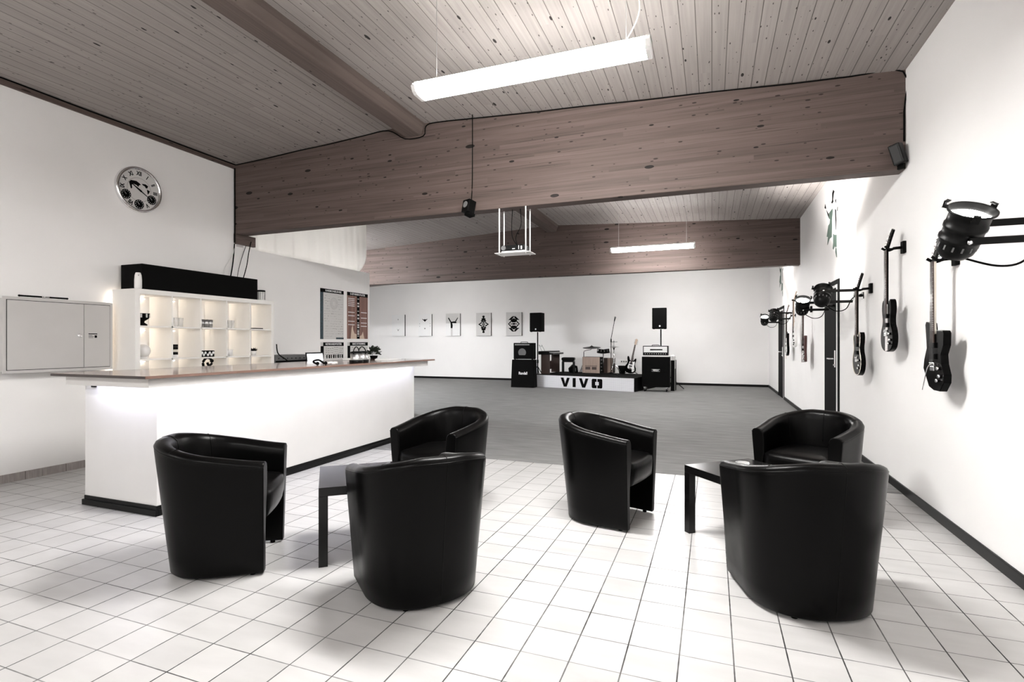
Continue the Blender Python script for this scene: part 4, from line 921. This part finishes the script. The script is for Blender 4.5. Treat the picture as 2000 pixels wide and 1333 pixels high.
T = thing('stage_monitor', 'small black wedge monitor behind the piano stool', 'speaker', (-3.93, 15.62, SZ), R(20))
MB().prism([(-.13, 0), (.13, 0), (.10, .20), (-.03, .24), (-.15, .12)], -.14, .14, 'y').build('case', BLKM, T, .008)
MB().box((-.04, -.142, .04), (.06, -.14, .14)).build('grille', GREYG, T)
T = thing('drum_box', 'square wooden fronted bass drum box in the middle of the stage', 'drum', (-3.29, 15.15, SZ), R(-8))
MB().box((-.27, 0, .02), (.27, .30, .49)).build('body', BLKM, T, .01)
MB().box((-.265, -.012, .02), (.265, 0, .485)).build('front_head', WOODC, T, .003)
MB().box((-.18, -.014, .22), (.19, -.012, .235)).box((-.17, -.014, .12), (-.02, -.012, .20)).box((.03, -.014, .12), (.17, -.012, .20)).build('print', ROSE, T)
for x in (-.22, .22): MB().box((x - .02, -.01, 0), (x + .02, .03, .03)).build('foot', BLKM, T)
for i in range(4): MB().cyl((.272, .05, .10 + i * .1), (.272, .25, .10 + i * .1), .008, n=6).build('lug', CHR, T)
T = thing('cajon', 'narrow wooden box drum behind the microphone stand', 'drum', (-2.92, 15.60, SZ), R(-8))
MB().box((-.15, 0, 0), (.17, .3, .45)).build('body', ROSE, T, .005); MB().box((.03, -.006, .01), (.165, 0, .445)).build('front_plate', WOODC, T)
def tripod(T, r, h, m=CHR, a0=20, n=3, rr=.008):
    for i in range(n):
        a = R(a0 + 360 * i / n); MB().cyl((0, 0, h), (r * cos(a), r * sin(a), .008), rr, n=8).build('leg', m, T)
T = thing('crash_cymbal', 'dark cymbal on a stand behind the wooden drum box', 'cymbal', (-3.60, 15.56, SZ))
tripod(T, .20, .32, BLK); MB().cyl((0, 0, .1), (0, 0, .62), .011).build('pole', BLK, T); MB().tube([(0, 0, .62), (.02, 0, .655), (.12, 0, .68), (.22, 0, .70), (.24, 0, .78)], .008, 7, 3).build('boom', BLK, T)
MB().lathe([(.27, -.012), (.15, .008), (.06, .02), (.045, .036), (.0001, .042)], 36, Matrix.Translation((.24, 0, .765)) @ Matrix.Rotation(R(7), 4, 'X'), cap=False).build('cymbal', BLK, T); MB().cyl((.24, 0, .80), (.24, 0, .83), .012).build('wing_nut', BLK, T)
T = thing('drum_pair', 'pair of small shallow drums mounted on a chrome post', 'drums', (-3.0, 15.50, SZ))
MB().cyl((0, 0, .02), (0, 0, .66), .013).build('post', CHR, T)
for s in (-1, 1):
    Md = Matrix.Translation((s * .10, 0, .60)) @ Matrix.Rotation(R(-s * 8), 4, 'Y'); D_ = MB().lathe([(.085, 0), (.085, .11)], 28, Md).build('shell', BLK, T)
    MB().lathe([(.09, -.01), (.09, .01)], 28, Md).lathe([(.09, .10), (.09, .118)], 28, Md).build('hoop', BLK, D_)
    for i in range(6): MB().cyl(Md @ Vector((.092 * cos(i * 1.05), .092 * sin(i * 1.05), .0)), Md @ Vector((.092 * cos(i * 1.05), .092 * sin(i * 1.05), .11)), .005, n=6).build('tension_rod', CHR, D_)
T = thing('microphone_stand', 'tall black microphone stand at the front of the stage', 'microphone stand', (-2.56, 14.33, SZ))
tripod(T, .34, .10, BLK, 200); MB().cyl((0, 0, .05), (0, 0, 1.02), .010).build('pole', BLK, T); MB().cyl((0, 0, .92), (0, 0, 1.0), .018).build('clutch', BLK, T)
MB().cyl((-.01, 0, .96), (.085, 0, 1.47), .008).build('boom', BLK, T)
T = thing('microphone', 'black microphone clipped on top of the tall stand', 'microphone', (-2.475, 14.33, SZ + 1.475))
MB().lathe([(.012, 0), (.018, .10)], 14, Matrix.Rotation(R(12), 4, 'Y')).build('handle', BLK, T); MB().sphere((.025, 0, .115), .027).build('grille', GREYG, T)
T = thing('hi_hat_stand', 'chrome hi hat stand with two thin cymbals right of the microphone stand', 'cymbals', (-2.65, 15.28, SZ))
tripod(T, .20, .36, CHR, 250, rr=.011); MB().cyl((0, 0, .03), (0, 0, .72), .014).build('lower_tube', CHR, T); MB().cyl((0, 0, .72), (0, 0, .98), .005).build('rod', BLK, T)
MB().lathe([(.17, 0), (.05, .014), (.04, .03), (.0001, .034)], 32, Matrix.Translation((0, 0, .79)), cap=False).lathe([(.17, -.006), (.05, -.02), (.04, -.034), (.0001, -.038)], 32, Matrix.Translation((0, 0, .785)), cap=False).build('cymbal', STEEL, T)
MB().cyl((0, 0, .70), (0, 0, .77), .014, .03).build('cup', BLK, T); MB().cyl((-.09, 0, .93), (.10, 0, .93), .006).sphere((.0, 0, .935), .014).build('clutch', BLK, T)
T = thing('bin', 'small black basket on the stage beside the guitar', 'basket', (-2.46, 15.57, SZ))
MB().lathe([(.085, 0), (.12, .23), (.113, .23), (.08, .006), (.0001, .006)], 24, cap=False).lathe([(.0001, 0), (.085, 0)], 24, cap=False).build('basket', BLKM, T)
T = guitar('electric_guitar', 'black electric guitar with white pickguard leaning on a stand on the stage', (-2.05, 15.36, SZ + .84), 0, strat(), GLOSSB, neck_m=BLK, guard=SG, head_m=MAPLE, dots=False)
T.rotation_euler = (R(-10), R(10), R(-6))
T = thing('guitar_stand', 'low black guitar stand on the stage under the guitar', 'stand', (-2.19, 15.48, SZ))
MB().cyl((0, .10, .02), (.07, .06, .62), .010).build('post', BLK, T)
for s in (-1, 1):
    MB().tube([(0, .1, .12), (s * .13, .0, .09), (s * .14, -.12, .09), (s * .14, -.13, .13)], .009, 7, 4).build('cradle', BLK, T)
    MB().cyl((0, .1, .12), (s * .2, -.14, .010), .010, n=8).build('leg', BLK, T)
MB().cyl((0, .1, .12), (0, .26, .010), .010, n=8).build('leg', BLK, T)
